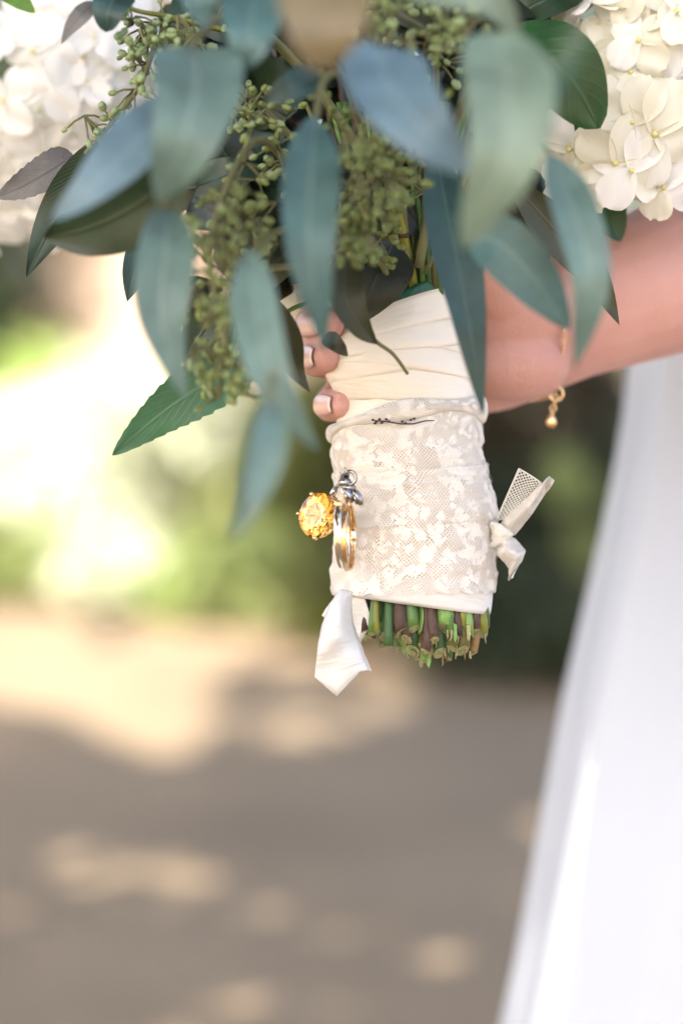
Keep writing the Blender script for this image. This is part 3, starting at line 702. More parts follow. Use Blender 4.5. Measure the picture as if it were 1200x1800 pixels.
band('ribbon_turn', M['satin'], 622, 596, -8, 58, 5.2, wrap, ph=.3, wav=3, roll=2.0)
band('ribbon_turn', M['satin'], 603, 628, -18, 48, 6.6, wrap, edge='top', ph=4., wav=1.5, roll=1.8)
band('ribbon_turn', M['satin'], 588, 556, -4, 50, 8.2, wrap, ph=5., wav=2, roll=2.2)
band('ribbon_turn', M['satin'], 570, 510, -16, 54, 9.8, wrap, edge='top', ph=.8, roll=1.8)
lowb = band('ribbon_turn', M['satin_white'], 988, 1026, 4, 54, 2.6, wrap, ph=2.2); lowb['label'] = 'ivory turn showing below the lace'
tp = band('floral_tape', M['tape'], 550, 486, -12, 50, 6.0, handle, ph=1.3, wav=1.5)
tp['label'] = 'shiny dark green tape showing above the satin'

# ribbon tails at the lower left
def strip(name, rows_px, m, parent, end=None, nu=9, bulge=.0, thick=.0003, wave=.0012):
    """rows: (xl, yl, xr, yr, depth, bulge)"""
    rows = []; uvs = []
    L = 0
    pr = rows_px; fine = []
    for a, b in zip(pr, pr[1:]):
        for q in range(6): fine.append([x + (y - x) * q / 6 for x, y in zip(a, b)])
    fine.append(list(pr[-1]))
    for i, (xl, yl, xr, yr, d, bu) in enumerate(fine):
        row = []; ur = []
        for k in range(nu):
            u = k / (nu - 1); x = xl + (xr - xl) * u; y = yl + (yr - yl) * u
            if end and i >= len(fine) - 6: y += end(u) * ((i - len(fine) + 7) / 7) ** 2
            row.append(P(x, y, d - bu * math.sin(math.pi * u) + bu * 1.6 * u * u + wave * math.sin(u * 5 + i * .22 + 1.3 * math.sin(i * .31))))
            ur.append((u * .018, i * .0025))
        rows.append(row); uvs.append(ur)
    mb = MB(); mb.grid(rows, uvs=uvs); o = mb.build(name, m, parent); sm = o.modifiers.new('t', 'SOLIDIFY'); sm.thickness = thick
    return o, rows
def vcut(u): return 52 * (1 - abs(u - .4) / .4) if u < .8 else 0
tail, trows = strip('ribbon_tail', [(598, 1036, 618, 1040, .968, .003), (580, 1062, 617, 1062, .960, .006), (566, 1100, 619, 1092, .956, .008), (560, 1130, 628, 1118, .956, .007), (555, 1168, 640, 1152, .959, .004), (553, 1190, 651, 1178, .962, .002)], M['satin_white'], wrap, vcut, 11)
tail['label'] = 'front ivory tail with a forked end'
mp = MB()
for c, t in along([r[-1] for r in trows], .00085): mp.ball(c, .0004, 5)
mp.build('picot_edge', M['picot'], tail)
tail2, _ = strip('ribbon_tail', [(612, 1034, 640, 1046, .982, .0), (606, 1075, 650, 1080, .984, -.003), (608, 1110, 648, 1105, .986, -.002), (612, 1150, 632, 1130, .988, .0)], M['satin_white'], wrap)
tail2['label'] = 'short tail curling behind the front one'
tail3, _ = strip('ribbon_tail', [(592, 1046, 606, 1048, .985, 0), (573, 1070, 600, 1085, .986, 0), (566, 1082, 596, 1104, .987, 0)], M['satin_white'], wrap)
tail3['label'] = 'tiny loop end peeking out at the left'

# ---------------------------------------------------------------- lace
lace = empty('lace_band', P(728, 1045, 1.0), 'old ivory lace wound around the lower handle over the satin', 'lace')
def lace_turn(yl, yr, bow, width, off, amp, ph, scal_top=0., scal_bot=0., wl=None):
    na, nw = 150, 40; rows = []; uvs = []
    for j in range(nw + 1):
        s = j / nw; row = []; ur = []
        for k in range(na + 1):
            th = 2 * math.pi * k / na; t = (1 - math.cos(th)) / 2
            w_ = width if wl is None else wl[1] + (wl[0] - wl[1]) * t
            y = yr + (yl - yr) * t + bow * math.sin(th) + w_ * s
            y += scal_top * (1 - s) ** 6 * abs(math.sin(th * 14 + ph)) + scal_bot * s ** 6 * abs(math.sin(th * 11 + ph))
            q = noise.noise(Vector((th * 1.1 + ph, y * .034, ph))) * amp + noise.noise(Vector((th * 3.2, y * .075, ph + 4))) * amp * .45 + noise.noise(Vector((th * 9, y * .12, ph + 9))) * amp * .2 + amp * .34 * (1 - abs(math.sin(y * .085 + 1.6 * noise.noise(Vector((th * 1.7, y * .01, ph))) + .5 * math.sin(th * 2 + ph)))) ** 2
            row.append(surf(th, y, off + q)); ur.append((th * 140 * K, y * K))
        rows.append(row); uvs.append(ur)
    mb = MB(); mb.grid(rows, uvs=uvs); return mb.build('lace_turn', M['lace'], lace)
lace_turn(752, 706, -2, 130, 6.5, 5.0, 1.3, 3, 2)
lace_turn(890, 860, 2, 178, 8.5, 4.6, 5.1, 2, 6, wl=(152, 176))
lace_turn(830, 812, 4, 95, 10.2, 5.0, 8.7, 3, 3)
# rolled top edge of the lace, a soft fold
mb = MB(); rows = []; uvs = []
for k in range(97):
    th = R(-30) + R(240) * k / 96; t = (1 - math.cos(th)) / 2; yc = 722 + 40 * t - 22 * math.sin(th); c = surf(th, yc, 9)
    out_ = (c - P(728, yc, 1.0)).normalized(); hh = (1.0 - .4 * t) * .0052 * (.8 + .3 * math.sin(th * 4 + 1))
    rows.append([c + out_ * (.0022 * math.cos(a)) + UP * (hh * math.sin(a)) for a in [2 * math.pi * q / 14 for q in range(15)]])
    uvs.append([(th * 140 * K, yc * K + .0052 * math.sin(2 * math.pi * q / 14) + .01) for q in range(15)])
mb.grid(rows, uvs=uvs); o = mb.build('lace_roll', M['lace'], lace)
# knot and tails on the right: the netting strand by strand
kn = MB(); rows = []
for q in range(19):
    t = q / 18; c = P(866 + 16 * math.sin(t * math.pi), 918 + 44 * t, .984 + .004 * t); rr_ = .0010 + .0030 * math.sin(math.pi * t) ** .6
    rows.append([c + RT * (rr_ * (1 + .35 * noise.noise(Vector((a * 1.6, t * 6, 3)))) * math.cos(a)) + FW * (rr_ * (1 + .4 * noise.noise(Vector((a * 2.2, t * 5, 8)))) * math.sin(a)) for a in [2 * math.pi * k / 18 for k in range(18)]])
kn.grid(rows, closed=True); kn.build('lace_knot', M['lace_thread'], lace)
def quadpt(A, B, C, D, u, v): return (A * (1 - u) + B * u) * (1 - v) + (D * (1 - u) + C * u) * v
def net_tail(A, B, C, D, nu, nv, bulge, rth=.00026):
    mb = MB()
    def pt(u, v): return quadpt(A, B, C, D, u, v) - FW * (bulge * math.sin(math.pi * u))
    seg = 1.0 / nv
    for dirn in (1, -1):
        for k in range(-nv, nu + nv + 1):
            pl = []
            for j in range(nv + 1):
                u = (k + dirn * j) / nu if dirn == 1 else (k + nv - j - nv) / nu
                if 0 <= u <= 1: pl.append(pt(u, j / nv) + FW * (.0002 * dirn))
            if len(pl) >= 2: mb.tube(pl, rth, 4)
    for u in (0, 1): mb.tube([pt(u, j / nv) for j in range(nv + 1)], rth * 2, 5)
    for j in (0, nv): mb.tube([pt(k / nu, j / nv) for k in range(nu + 1)], rth * 1.2, 4)
    return mb
net_tail(P(872, 915, .990), P(908, 905, .984), P(950, 848, .975), P(912, 824, .978), 6, 14, .002).build('lace_tail', M['lace_thread'], lace)['label'] = 'upper tail of open netting'
t_, _ = strip('lace_tail', [(874, 930, 884, 948, .990, 0), (884, 912, 906, 940, .985, .002), (918, 880, 934, 905, .978, .003), (948, 852, 958, 868, .974, .001), (966, 838, 974, 845, .973, 0)], M['lace'], lace, thick=.0004, wave=.0026, nu=15)
t_['label'] = 'upper tail folded into a solid point'
t_, _ = strip('lace_tail', [(872, 950, 884, 938, .990, 0), (874, 975, 905, 948, .985, .003), (888, 990, 922, 968, .984, .003), (895, 1000, 916, 985, .986, .002), (892, 1020, 900, 1016, .988, 0)], M['lace'], lace, thick=.0004, wave=.0026, nu=15)
t_['label'] = 'lower tail curling down to a point'

# dark little sprig pinned on the lace
root = empty('thread_sprig', surf(R(78), 742, 12), 'dark purple thread sprig lying along the top edge of the lace', 'thread')
def on(px, y, off):
    l, r = prof(y); c = ((px - (l + r) / 2) / ((r - l) / 2)); return surf(math.acos(max(-1, min(1, c))), y, off)
mb = MB(); mb.tube([on(x, y, 15) for x, y in [(664, 739), (685, 741), (705, 745), (725, 745), (742, 740), (757, 739)]], [.0002, .0003, .0003, .0003, .00028, .00018], 6); mb.build('sprig_stem', M['dark_thread'], root)
for x, y in [(664, 738), (669, 741), (674, 737), (679, 741), (684, 737), (688, 741), (708, 741), (713, 744), (721, 738), (667, 744), (677, 743), (726, 736)]:
    mb = MB(); mb.ball(on(x, y, 15.5), (.0007, .0005, .0005), 6); mb.build('sprig_bud', M['dark_thread'], root)

# ---------------------------------------------------------------- jewellery
def frame_from(nrm, up):
    n_ = Vector(nrm).normalized(); u = (Vector(up) - n_ * Vector(up).dot(n_)).normalized(); return n_, u, n_.cross(u)
gc = P(559, 906, .962)
pend = empty('citrine_pendant', gc, 'large faceted yellow oval stone in gold claws hanging at the left of the lace', 'pendant')
n_, u_, w_ = frame_from(-FW * 1.0 - RT * .28 + UP * .12, UP + RT * .25)
mb = MB(); GA, GBB = .0092, .0079      # half length, half width
def gring(s, h, n, ph): return [gc + u_ * (GA * s * math.cos(2 * math.pi * (k + ph) / n)) + w_ * (GBB * s * math.sin(2 * math.pi * (k + ph) / n)) + n_ * h for k in range(n)]
N = 16
tbl = gring(.54, .0036, 8, .5); mid = gring(.80, .0024, 8, 0); gir = gring(1.0, .0003, N, 0); gir2 = gring(1.0, -.0003, N, 0); pav = gring(.55, -.0043, 8, .5); cul = gc - n_ * .0086
vs_ = tbl + mid + gir + gir2 + pav + [cul]; T, Mi, G1, G2, PV, CU = 0, 8, 16, 32, 48, 56
fs = [tuple(range(8))]
for k in range(8):
    k1 = (k + 1) % 8
    fs.append((T + k, Mi + k1, T + k1)); fs.append((T + k, Mi + k, Mi + k1)[::1]) if False else fs.append((T + k, T + (k - 1) % 8, Mi + k))
    fs.append((T + k, Mi + k, G1 + (2 * k + 1), Mi + k1))
    fs.append((Mi + k, G1 + 2 * k, G1 + 2 * k + 1)); fs.append((Mi + k, G1 + (2 * k - 1) % 16, G1 + 2 * k))
    fs.append((G2 + 2 * k, PV + k, G2 + 2 * k + 1)); fs.append((G2 + 2 * k + 1, PV + k, G2 + (2 * k + 2) % 16))
    fs.append((G2 + 2 * k, PV + (k - 1) % 8, PV + k)); fs.append((PV + (k - 1) % 8, CU, PV + k))
for k in range(16): fs.append((G1 + k, G2 + k, G2 + (k + 1) % 16, G1 + (k + 1) % 16))
fs = [f for f in fs]
# drop the two wrong fan triangles covered by the kite
fs = [tuple(range(8))] + [f for f in fs[1:]]
seen = set(); ff = []
for f in fs:
    key = tuple(sorted(f))
    if key in seen: continue
    seen.add(key); ff.append(f)
bm = bmesh.new(); bv = [bm.verts.new(v) for v in vs_]
bmesh.ops.convex_hull(bm, input=bm.verts[:])
bmesh.ops.dissolve_limit(bm, angle_limit=R(1.0), verts=bm.verts[:], edges=bm.edges[:]); bmesh.ops.recalc_face_normals(bm, faces=bm.faces[:])
bm.verts.index_update(); mb.add([v.co.copy() for v in bm.verts], [tuple(v.index for v in f.verts) for f in bm.faces]); bm.free()
mb.build('gem', M['gem'], pend, False)
mb = MB(); rows = []
for i in range(33):
    a = 2 * math.pi * i / 32; c = gc + u_ * (GA * .93 * math.cos(a)) + w_ * (GBB * .93 * math.sin(a)) - n_ * .0022; e = (u_ * math.cos(a) + w_ * math.sin(a))
    rows.append([c + e * (.0005 * math.cos(b_)) + n_ * (.0006 * math.sin(b_)) for b_ in [2 * math.pi * q / 8 for q in range(8)]])
mb.grid(rows, closed=True); mb.build('setting', M['gold'], pend)
for a in (R(98), R(35), R(190), R(-50)):
    e = u_ * math.cos(a) * GA + w_ * math.sin(a) * GBB; mb = MB()
    mb.tube([gc - n_ * .006 + e * .3, gc - n_ * .0022 + e * .98, gc + n_ * .0008 + e * 1.06, gc + n_ * .0016 + e * .98], [.0004, .0005, .00055, .0005], 8)
    mb.ball(gc + n_ * .0014 + e * 1.0, .00085, 10); mb.build('prong', M['gold'], pend)
mb = MB()
for q in range(3): mb.tube([P(582 + q * 4, 872 + q * 2, .957), P(592 + q * 4, 886, .953), P(594 + q * 3, 900, .955), P(586 + q * 3, 908, .960)], .0005, 6)
mb.build('shoulder', M['gold'], pend)
mb = MB(); mb.tube([P(582, 870, .958), P(589, 862, .958), P(596, 853, .960)], [.0011, .0014, .0010], 8); mb.build('bail', M['gold_pale'], pend)
for q in range(5):
    mb = MB(); mb.ball(P(583 + q * 3, 869 - q * 3.6, .9560), .00055, 6); mb.build('accent_stone', M['silver'], pend, False)

def flat_ring(mb, c, axis, up, R0, halfw, th, n=48, el=1.0):
    a_, u, w = frame_from(axis, up); rows = []
    for i in range(n + 1):
        t = 2 * math.pi * i / n; e = u * math.cos(t) * el + w * math.sin(t); ed = e.normalized(); cc = Vector(c) + e * R0
        sec = [(-halfw, 0), (-halfw * .8, th), (0, th * 1.35), (halfw * .8, th), (halfw, 0), (halfw * .8, -th * .6), (0, -th * .7), (-halfw * .8, -th * .6)]
        rows.append([cc + a_ * x + ed * y for x, y in sec])
    mb.grid(rows, closed=True)
wr = empty('gold_ring', P(601, 938, .962), 'wide polished pale gold ring hanging edge on beside the yellow stone', 'ring')
mb = MB(); flat_ring(mb, P(601, 940, .960), RT * .97 - FW * .12 + UP * .05, UP - RT * .08, .0128, .0017, .0006); mb.build('ring_band', M['gold_pale'], wr)
mb = MB(); ring(mb, P(603, 886, .955), FW + RT * .3, UP, .0024, .0004, 16, 6); mb.build('jump_loop', M['gold'], wr)
ho = empty('gold_hoop', P(617, 940, .962), 'thin gold hoop with a small barrel clasp hanging against the lace', 'hoop')
mb = MB(); ring(mb, P(615, 944, .959), RT * .985 - FW * .16, UP - RT * .06, .0130, .00062, 56, 8); mb.build('hoop_wire', M['gold'], ho)
mb = MB(); flat_ring(mb, P(611, 945, .960), RT * .985 - FW * .13, UP - RT * .06, .0131, .0008, .0004); mb.build('inner_band', M['gold'], ho)
mb = MB(); mb.tube([P(620, 931, .9475), P(621, 936, .947), P(622, 946, .947), P(621, 951, .9475)], [.0009, .0011, .0011, .0009], 12); mb.build('barrel_clasp', M['gold_pale'], ho)
sc_ = empty('silver_charm', P(612, 856, .958), 'small dark silver charm with loop and twin round lobes above the rings', 'charm')
mb = MB(); ring(mb, P(614, 840, .954), FW + RT * .25, UP, .0026, .0007, 20, 8); mb.build('charm_loop', M['silver'], sc_)
mb = MB(); mb.ball(P(606, 848, .955), (.0028, .0022, .0022), 14); mb.ball(P(613, 857, .955), (.0030, .0022, .0017), 14); mb.build('charm_body', M['silver'], sc_)
for x, y in [(612, 870), (628, 874)]:
    mb = MB(); a_ = (RT * .4 - UP).normalized(); mb.ball(P(x, y, .954), (.0021, .0024, .0036), 14, axes=(RT, FW, a_)); mb.build('charm_lobe', M['silver'], sc_)
    mb = MB(); mb.tube([P(x - 6, y - 9, .9535), P(x - 4, y + 2, .9508), P(x - 2, y + 12, .953)], [.0004, .0006, .0004], 6); mb.build('charm_ridge', M['silver'], sc_)
for x0, y0, x1, y1 in [(601, 838, 597, 831), (604, 834, 603, 828), (612, 834, 605, 821), (598, 843, 596, 838), (608, 833, 609, 825)]:
    mb = MB(); mb.tube([P(x0, y0 + 4, .955), P(x0, y0, .953), P(x1, y1, .952)], [.0006, .0005, .0003], 6); mb.build('charm_spike', M['silver'], sc_)
mb = MB(); mb.tube([P(596, 852, .956), P(602, 862, .954), P(607, 876, .9535), P(610, 885, .955)], [.0005, .0007, .0007, .0004], 6); mb.build('charm_leg', M['gold_pale'], sc_)

# ------------------------------------------------------------------ leaves
def near(a): return (a[0], a[1], a[2] - max(0, .950 - a[2]) * 1.0)     # how far the droop reaches towards the lens
def leaf(axis, width, m, parent, name='leaf', shape='lance', fold=.10, droop=0.0, serr=0, tilt=0.0, curl=0.0, label=None, skew=0.0, nl=18, nw=8):
    """axis: (px, py, depth) control points base -> tip; width in photo px at widest; tilt rotates the blade about its axis"""
    axis = [near(a) for a in axis]
    pts = spl([P(*a) for a in axis], 10); L = [0]
    for a, b in zip(pts, pts[1:]): L.append(L[-1] + (b - a).length)
    d0 = sum(a[2] for a in axis) / len(axis); W = width * K * d0 / max(.35, math.cos(tilt))
    def at(t):
        s = t * L[-1]
        for i in range(len(pts) - 1):
            if L[i + 1] >= s or i == len(pts) - 2:
                f = (s - L[i]) / max(1e-9, L[i + 1] - L[i]); return pts[i].lerp(pts[i + 1], f), (pts[i + 1] - pts[i]).normalized()
    rows = []; uvs = []; nl = nl if not serr else serr * 4
    for i in range(nl + 1):
        t = i / nl; c, tg = at(t)
        side = tg.cross(FW).normalized(); nrm = side.cross(tg).normalized()
        ta = tilt + curl * t; s2 = side * math.cos(ta) + nrm * math.sin(ta); n2 = nrm * math.cos(ta) - side * math.sin(ta)
        if shape == 'lance': w = math.sin(math.pi * min(1, t ** .80)) ** .85 * (1 - .12 * t)
        elif shape == 'ovate': w = math.sin(math.pi * t ** .68) ** .72
        else: w = math.sin(math.pi * t ** .9) ** .6
        w = max(w, .03 * (1 - t) + .012)
        row = []; ur = []
        for k in range(nw + 1):
            u = k / nw - .5; ww = w
            if serr and abs(u) > .49: ww = w * (1 - .10 * ((i % 4) / 4.0))
            x = u * W * ww + skew * W * math.sin(math.pi * t) * .2
            z = -fold * W * (abs(u) * 2) ** 1.3 * w + .02 * W * math.sin(t * 7 + u * 4) + .035 * W * (2 * abs(u)) ** 3 * math.sin(t * 11 + width + (2 if u > 0 else 0))
            row.append(c + s2 * x + n2 * z); ur.append((u + .5, t))
        rows.append(row); uvs.append(ur)
    mb = MB(); mb.grid(rows, uvs=uvs); o = mb.build(name, m, parent)
    if label: o['label'] = label
    return o
def twig(pts, r, parent, m='twig', name='twig'):
    mb = MB(); q = spl([P(*near(p)) for p in pts], 6); n = len(q)
    mb.tube(q, [r * (1 - .5 * i / n) for i in range(n)], 7); return mb.build(name, M[m], parent)

GE = 'eucalyptus sprigs drooping from the bouquet'
e1 = empty('eucalyptus_sprig', P(705, 480, .985), 'eucalyptus sprig drooping at the far left with a light blue leaf', 'sprig', GE)
twig([(705, 480, .985), (640, 280, .975), (500, 90, .95), (400, 30, .92), (340, 80, .893), (312, 180, .895), (300, 290, .90), (290, 365, .89)], .0022, e1)
leaf([(340, 82, .890), (345, 150, .872), (322, 250, .865), (283, 356, .874)], 158, M['euc_grey'], e1, shape='ovate', fold=.10, tilt=.25)
leaf([(312, 175, .893), (250, 240, .882), (170, 320, .876), (92, 388, .878)], 112, M['euc_blue_sheen'], e1, shape='ovate', fold=.08, tilt=-.3)
leaf([(318, 300, .915), (250, 355, .92), (160, 400, .925), (78, 418, .93)], 132, M['leaf_dark'], e1, shape='ovate', fold=.12, tilt=.3, label='darkest leaf under the light blue one')
leaf([(205, 235, .965), (150, 310, .972), (90, 400, .975), (47, 486, .972)], 88, M['leaf_dark'], e1, fold=.1)
leaf([(295, 362, .893), (292, 440, .885), (285, 560, .882), (326, 702, .884)], 104, M['euc_grey'], e1, fold=.12, tilt=.2)
leaf([(300, 385, .972), (262, 430, .975), (238, 480, .974), (224, 530, .972)], 66, M['euc_deep'], e1, fold=.15)
e2 = empty('eucalyptus_sprig', P(700, 485, .98), 'eucalyptus sprig hanging in the middle with a long teal leaf before the thumb side', 'sprig', GE)
twig([(700, 485, .98), (660, 330, .972), (610, 150, .94), (570, 140, .905), (556, 205, .893)], .002, e2)
twig([(610, 150, .94), (540, 60, .91), (470, 0, .90), (450, -40, .90)], .0018, e2)
leaf([(556, 205, .892), (545, 320, .880), (545, 450, .876), (572, 618, .882)], 106, M['euc_teal'], e2, fold=.12, tilt=.15, nl=24)
leaf([(455, -35, .895), (445, 20, .885), (438, 70, .88), (424, 122, .882)], 112, M['euc_teal'], e2, shape='oval', fold=.1)
leaf([(560, 130, .915), (530, 145, .907), (500, 158, .905), (462, 180, .908)], 62, M['euc_deep'], e2, shape='ovate')
leaf([(360, -50, .90), (350, -10, .89), (355, 25, .89), (362, 52, .89)], 90, M['euc_teal'], e2, shape='ovate')
e3 = empty('eucalyptus_sprig', P(690, 490, .985), 'eucalyptus sprig hanging low in the middle left with two narrow grey leaves', 'sprig', GE)
twig([(690, 490, .985), (600, 430, .97), (510, 400, .94), (450, 440, .893), (445, 470, .885)], .002, e3)
leaf([(440, 440, .880), (452, 560, .868), (490, 690, .862), (562, 796, .868)], 92, M['euc_grey'], e3, fold=.12, tilt=-.15, nl=24)
twig([(450, 440, .893), (470, 560, .88), (478, 660, .862), (474, 720, .852)], .0014, e3)
leaf([(476, 705, .850), (466, 790, .842), (440, 880, .838), (406, 952, .840)], 68, M['euc_grey'], e3, fold=.16, tilt=.45, curl=-.3)
leaf([(455, 505, .94), (500, 590, .945), (520, 650, .95), (545, 690, .95)], 60, M['leaf_olive'], e3, label='olive leaf behind the fingertips')
e4 = empty('eucalyptus_sprig', P(715, 470, .98), 'eucalyptus sprig at upper centre with a broad sky blue leaf and a tan leaf', 'sprig', GE)
twig([(715, 470, .98), (700, 300, .96), (660, 90, .90), (640, 20, .87), (600, -30, .86)], .002, e4)
leaf([(655, 75, .872), (690, 160, .856), (760, 240, .850), (838, 304, .856)], 150, M['euc_blue_sheen'], e4, shape='ovate', fold=.06, tilt=.15)
leaf([(565, -110, .845), (570, -20, .832), (570, 60, .828), (572, 128, .832)], 178, M['euc_tan'], e4, shape='oval', fold=.06, label='tan leaf nearest the lens')
leaf([(660, -60, .87), (760, -35, .862), (860, -5, .86), (918, 82, .866)], 92, M['euc_pale'], e4, fold=.1, label='pale arching leaf at the top')
e5 = empty('eucalyptus_sprig', P(735, 470, .98), 'eucalyptus sprig at upper right with the palest and widest leaf', 'sprig', GE)
twig([(735, 470, .98), (770, 300, .96), (840, 120, .90), (870, 60, .865)], .0022, e5)
leaf([(868, 58, .862), (895, 160, .846), (880, 290, .842), (812, 440, .850)], 160, M['euc_pale'], e5, shape='ovate', fold=.08, tilt=.12, nl=24)
twig([(840, 120, .90), (835, 270, .90), (845, 400, .905)], .0016, e5)
leaf([(828, 415, .905), (880, 430, .900), (945, 500, .90), (1000, 580, .903)], 104, M['euc_teal'], e5, shape='ovate', fold=.1, tilt=-.15)
leaf([(765, 265, .945), (790, 400, .93), (822, 560, .922), (848, 728, .924)], 92, M['euc_deep'], e5, fold=.12, tilt=.2, nl=24, label='long dark leaf falling across the right edge of the satin')
e6 = empty('eucalyptus_sprig', P(745, 480, .985), 'eucalyptus sprig drooping at the right before the wrist', 'sprig', GE)
twig([(745, 480, .985), (850, 300, .97), (930, 240, .93), (968, 275, .895)], .002, e6)
leaf([(968, 270, .892), (1010, 380, .880), (1036, 500, .876), (1008, 652, .884)], 88, M['euc_grey'], e6, fold=.12, tilt=.2, nl=24)
leaf([(900, 320, .955), (970, 400, .96), (1040, 480, .965), (1088, 572, .966)], 76, M['leaf_olive'], e6, fold=.12, label='olive leaf behind the grey one')
e7 = empty('eucalyptus_sprig', P(680, 500, .975), 'short eucalyptus twig with small olive leaves before the green tape', 'sprig', GE)
twig([(690, 500, .968), (640, 420, .955), (615, 440, .948), (628, 520, .944), (652, 590, .944), (690, 622, .947), (716, 657, .95)], .0013, e7)
leaf([(612, 440, .945), (606, 510, .94), (630, 570, .94), (662, 605, .944)], 68, M['leaf_olive'], e7, fold=.14, tilt=.2)
leaf([(570, 590, .95), (585, 600, .946), (598, 612, .945), (612, 626, .947)], 34, M['leaf_olive'], e7)
# leaves behind, close to the binding
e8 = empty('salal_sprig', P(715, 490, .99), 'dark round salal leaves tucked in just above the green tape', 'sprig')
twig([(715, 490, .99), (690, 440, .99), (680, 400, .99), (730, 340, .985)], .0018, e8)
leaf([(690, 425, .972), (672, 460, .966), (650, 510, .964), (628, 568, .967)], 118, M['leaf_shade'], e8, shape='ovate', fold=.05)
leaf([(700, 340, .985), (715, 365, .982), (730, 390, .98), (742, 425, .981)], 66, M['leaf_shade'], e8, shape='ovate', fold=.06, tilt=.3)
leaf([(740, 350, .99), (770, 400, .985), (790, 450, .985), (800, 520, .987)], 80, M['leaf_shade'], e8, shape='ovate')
# rose leaves
e9 = empty('rose_leaf', P(700, 500, 1.0), 'jagged green leaf pointing down left below the grey leaves', 'leaf')
twig([(700, 500, 1.0), (600, 520, .995), (520, 540, .985), (470, 575, .975)], .0014, e9, 'stem_green', 'stalk')
leaf([(480, 560, .973), (390, 650, .968), (290, 722, .966), (198, 800, .968)], 104, M['leaf_green'], e9, name='blade', shape='ovate', fold=.1, serr=16, tilt=.25)
leaf([(395, 520, .975), (372, 560, .975), (345, 600, .976), (322, 640, .978)], 84, M['leaf_dark'], e9, name='leaflet', shape='ovate', serr=9)
e10 = empty('rose_leaf', P(740, 470, 1.0), 'glossy dark green leaf against the cream hydrangea', 'leaf')
twig([(740, 470, 1.0), (800, 250, .985), (870, 80, .965), (905, 55, .955)], .0015, e10, 'stem_green', 'stalk')
leaf([(895, 50, .950), (960, 95, .945), (1010, 150, .945), (1052, 226, .950)], 136, M['leaf_rose'], e10, name='blade', shape='oval', fold=.06, tilt=.1)
leaf([(1010, 330, 1.03), (1050, 360, 1.03), (1075, 395, 1.03), (1090, 425, 1.03)], 90, M['leaf_rose'], e10, name='leaflet', shape='ovate')
leaf([(1185, 270, 1.03), (1184, 290, 1.025), (1182, 315, 1.025), (1180, 338, 1.025)], 60, M['leaf_lime'], e10, name='leaflet', shape='ovate', label='small lime green leaflet over the forearm')
e11 = empty('rose_leaf', P(160, 260, 1.0), 'small grey backed leaf at the left edge over the white hydrangea', 'leaf')
twig([(300, 210, 1.02), (190, 250, 1.0), (118, 285, .99)], .0011, e11, 'stem_green', 'stalk')
leaf([(128, 272, .985), (95, 295, .978), (45, 325, .977), (-8, 348, .98)], 66, M['leaf_greyback'], e11, name='blade', shape='ovate', serr=10, fold=.14)
e12 = empty('eucalyptus_sprig', P(260, 0, .97), 'eucalyptus tip at the top left corner with one round teal leaf', 'sprig', GE)
twig([(420, 60, .98), (300, 30, .955), (230, 15, .945), (150, -30, .945)], .0013, e12, 'stem_yellow')
leaf([(225, -20, .945), (200, 0, .94), (190, 25, .938), (188, 56, .94)], 68, M['euc_deep'], e12, shape='oval')
leaf([(165, 5, .945), (145, 25, .94), (125, 48, .94), (108, 78, .94)], 36, M['leaf_greyback'], e12)
leaf([(0, -30, .95), (25, -10, .945), (45, 8, .945), (62, 22, .945)], 48, M['leaf_lime'], e12, shape='ovate', label='lime green leaf in the corner')

# ------------------------------------------------------------------ seeded eucalyptus
def pod_mesh(m):
    mb = MB(); prf = [(0, -.0019), (.0008, -.0016), (.00135, -.0006), (.00142, .0003), (.0011, .0012), (.0012, .0015), (.0006, .0019), (.0001, .0022)]
    rows = [[Vector((r * math.cos(2 * math.pi * k / 7), r * math.sin(2 * math.pi * k / 7), z)) for k in range(7)] for r, z in [(max(r, .0001), z) for r, z in prf]]
    mb.grid(rows, closed=True); return mb.mesh('seed_pod', m)
PODS = {k: pod_mesh(M[k]) for k in ('pod_light', 'pod_olive', 'pod_dark')}
def pod_cluster(c, n, kinds, parent, rr, spread=.0115):
    st = MB(); ax = Vector((rr.uniform(-.7, .7), rr.uniform(-1, .2), rr.uniform(-1, .3))).normalized(); pods = []
    root_p = c - ax * spread * .9
    for i in range(n):
        d = (ax + Vector((rr.gauss(0, .75), rr.gauss(0, .75), rr.gauss(0, .75)))).normalized(); e = root_p + d * spread * rr.uniform(.7, 1.15)
        st.tube([root_p, root_p.lerp(e, .5) + Vector((0, 0, .0006)), e - d * .0015], [.0005, .0004, .0004], 4); pods.append((e, d))
    cl = st.build('pod_cluster', M['twig'], parent)
    for e, d in pods:
        q = d.to_track_quat('Z', 'Y'); s = rr.uniform(.70, 1.30)
        copy_of(PODS[rr.choice(kinds)], 'seed_pod', cl, Matrix.Translation(e) @ q.to_matrix().to_4x4() @ Matrix.Scale(s, 4))
GS = 'seeded eucalyptus sprigs among the leaves'
def seed_sprig(label, path, spots, kinds, seed):
    rr = random.Random(seed); root = empty('seeded_sprig', P(*path[0]), label, 'sprig', GS); twig(path, .0017, root)
    for x, y, d, n in spots: pod_cluster(P(*near((x + rr.uniform(-8, 8), y + rr.uniform(-8, 8), d))), n, kinds, root, rr)
rs = random.Random(77)
def scatter(box_, n, d0, d1, k=(5, 8)):
    x0, y0, x1, y1 = box_; return [(rs.uniform(x0, x1), rs.uniform(y0, y1), rs.uniform(d0, d1), rs.randint(*k)) for _ in range(n)]
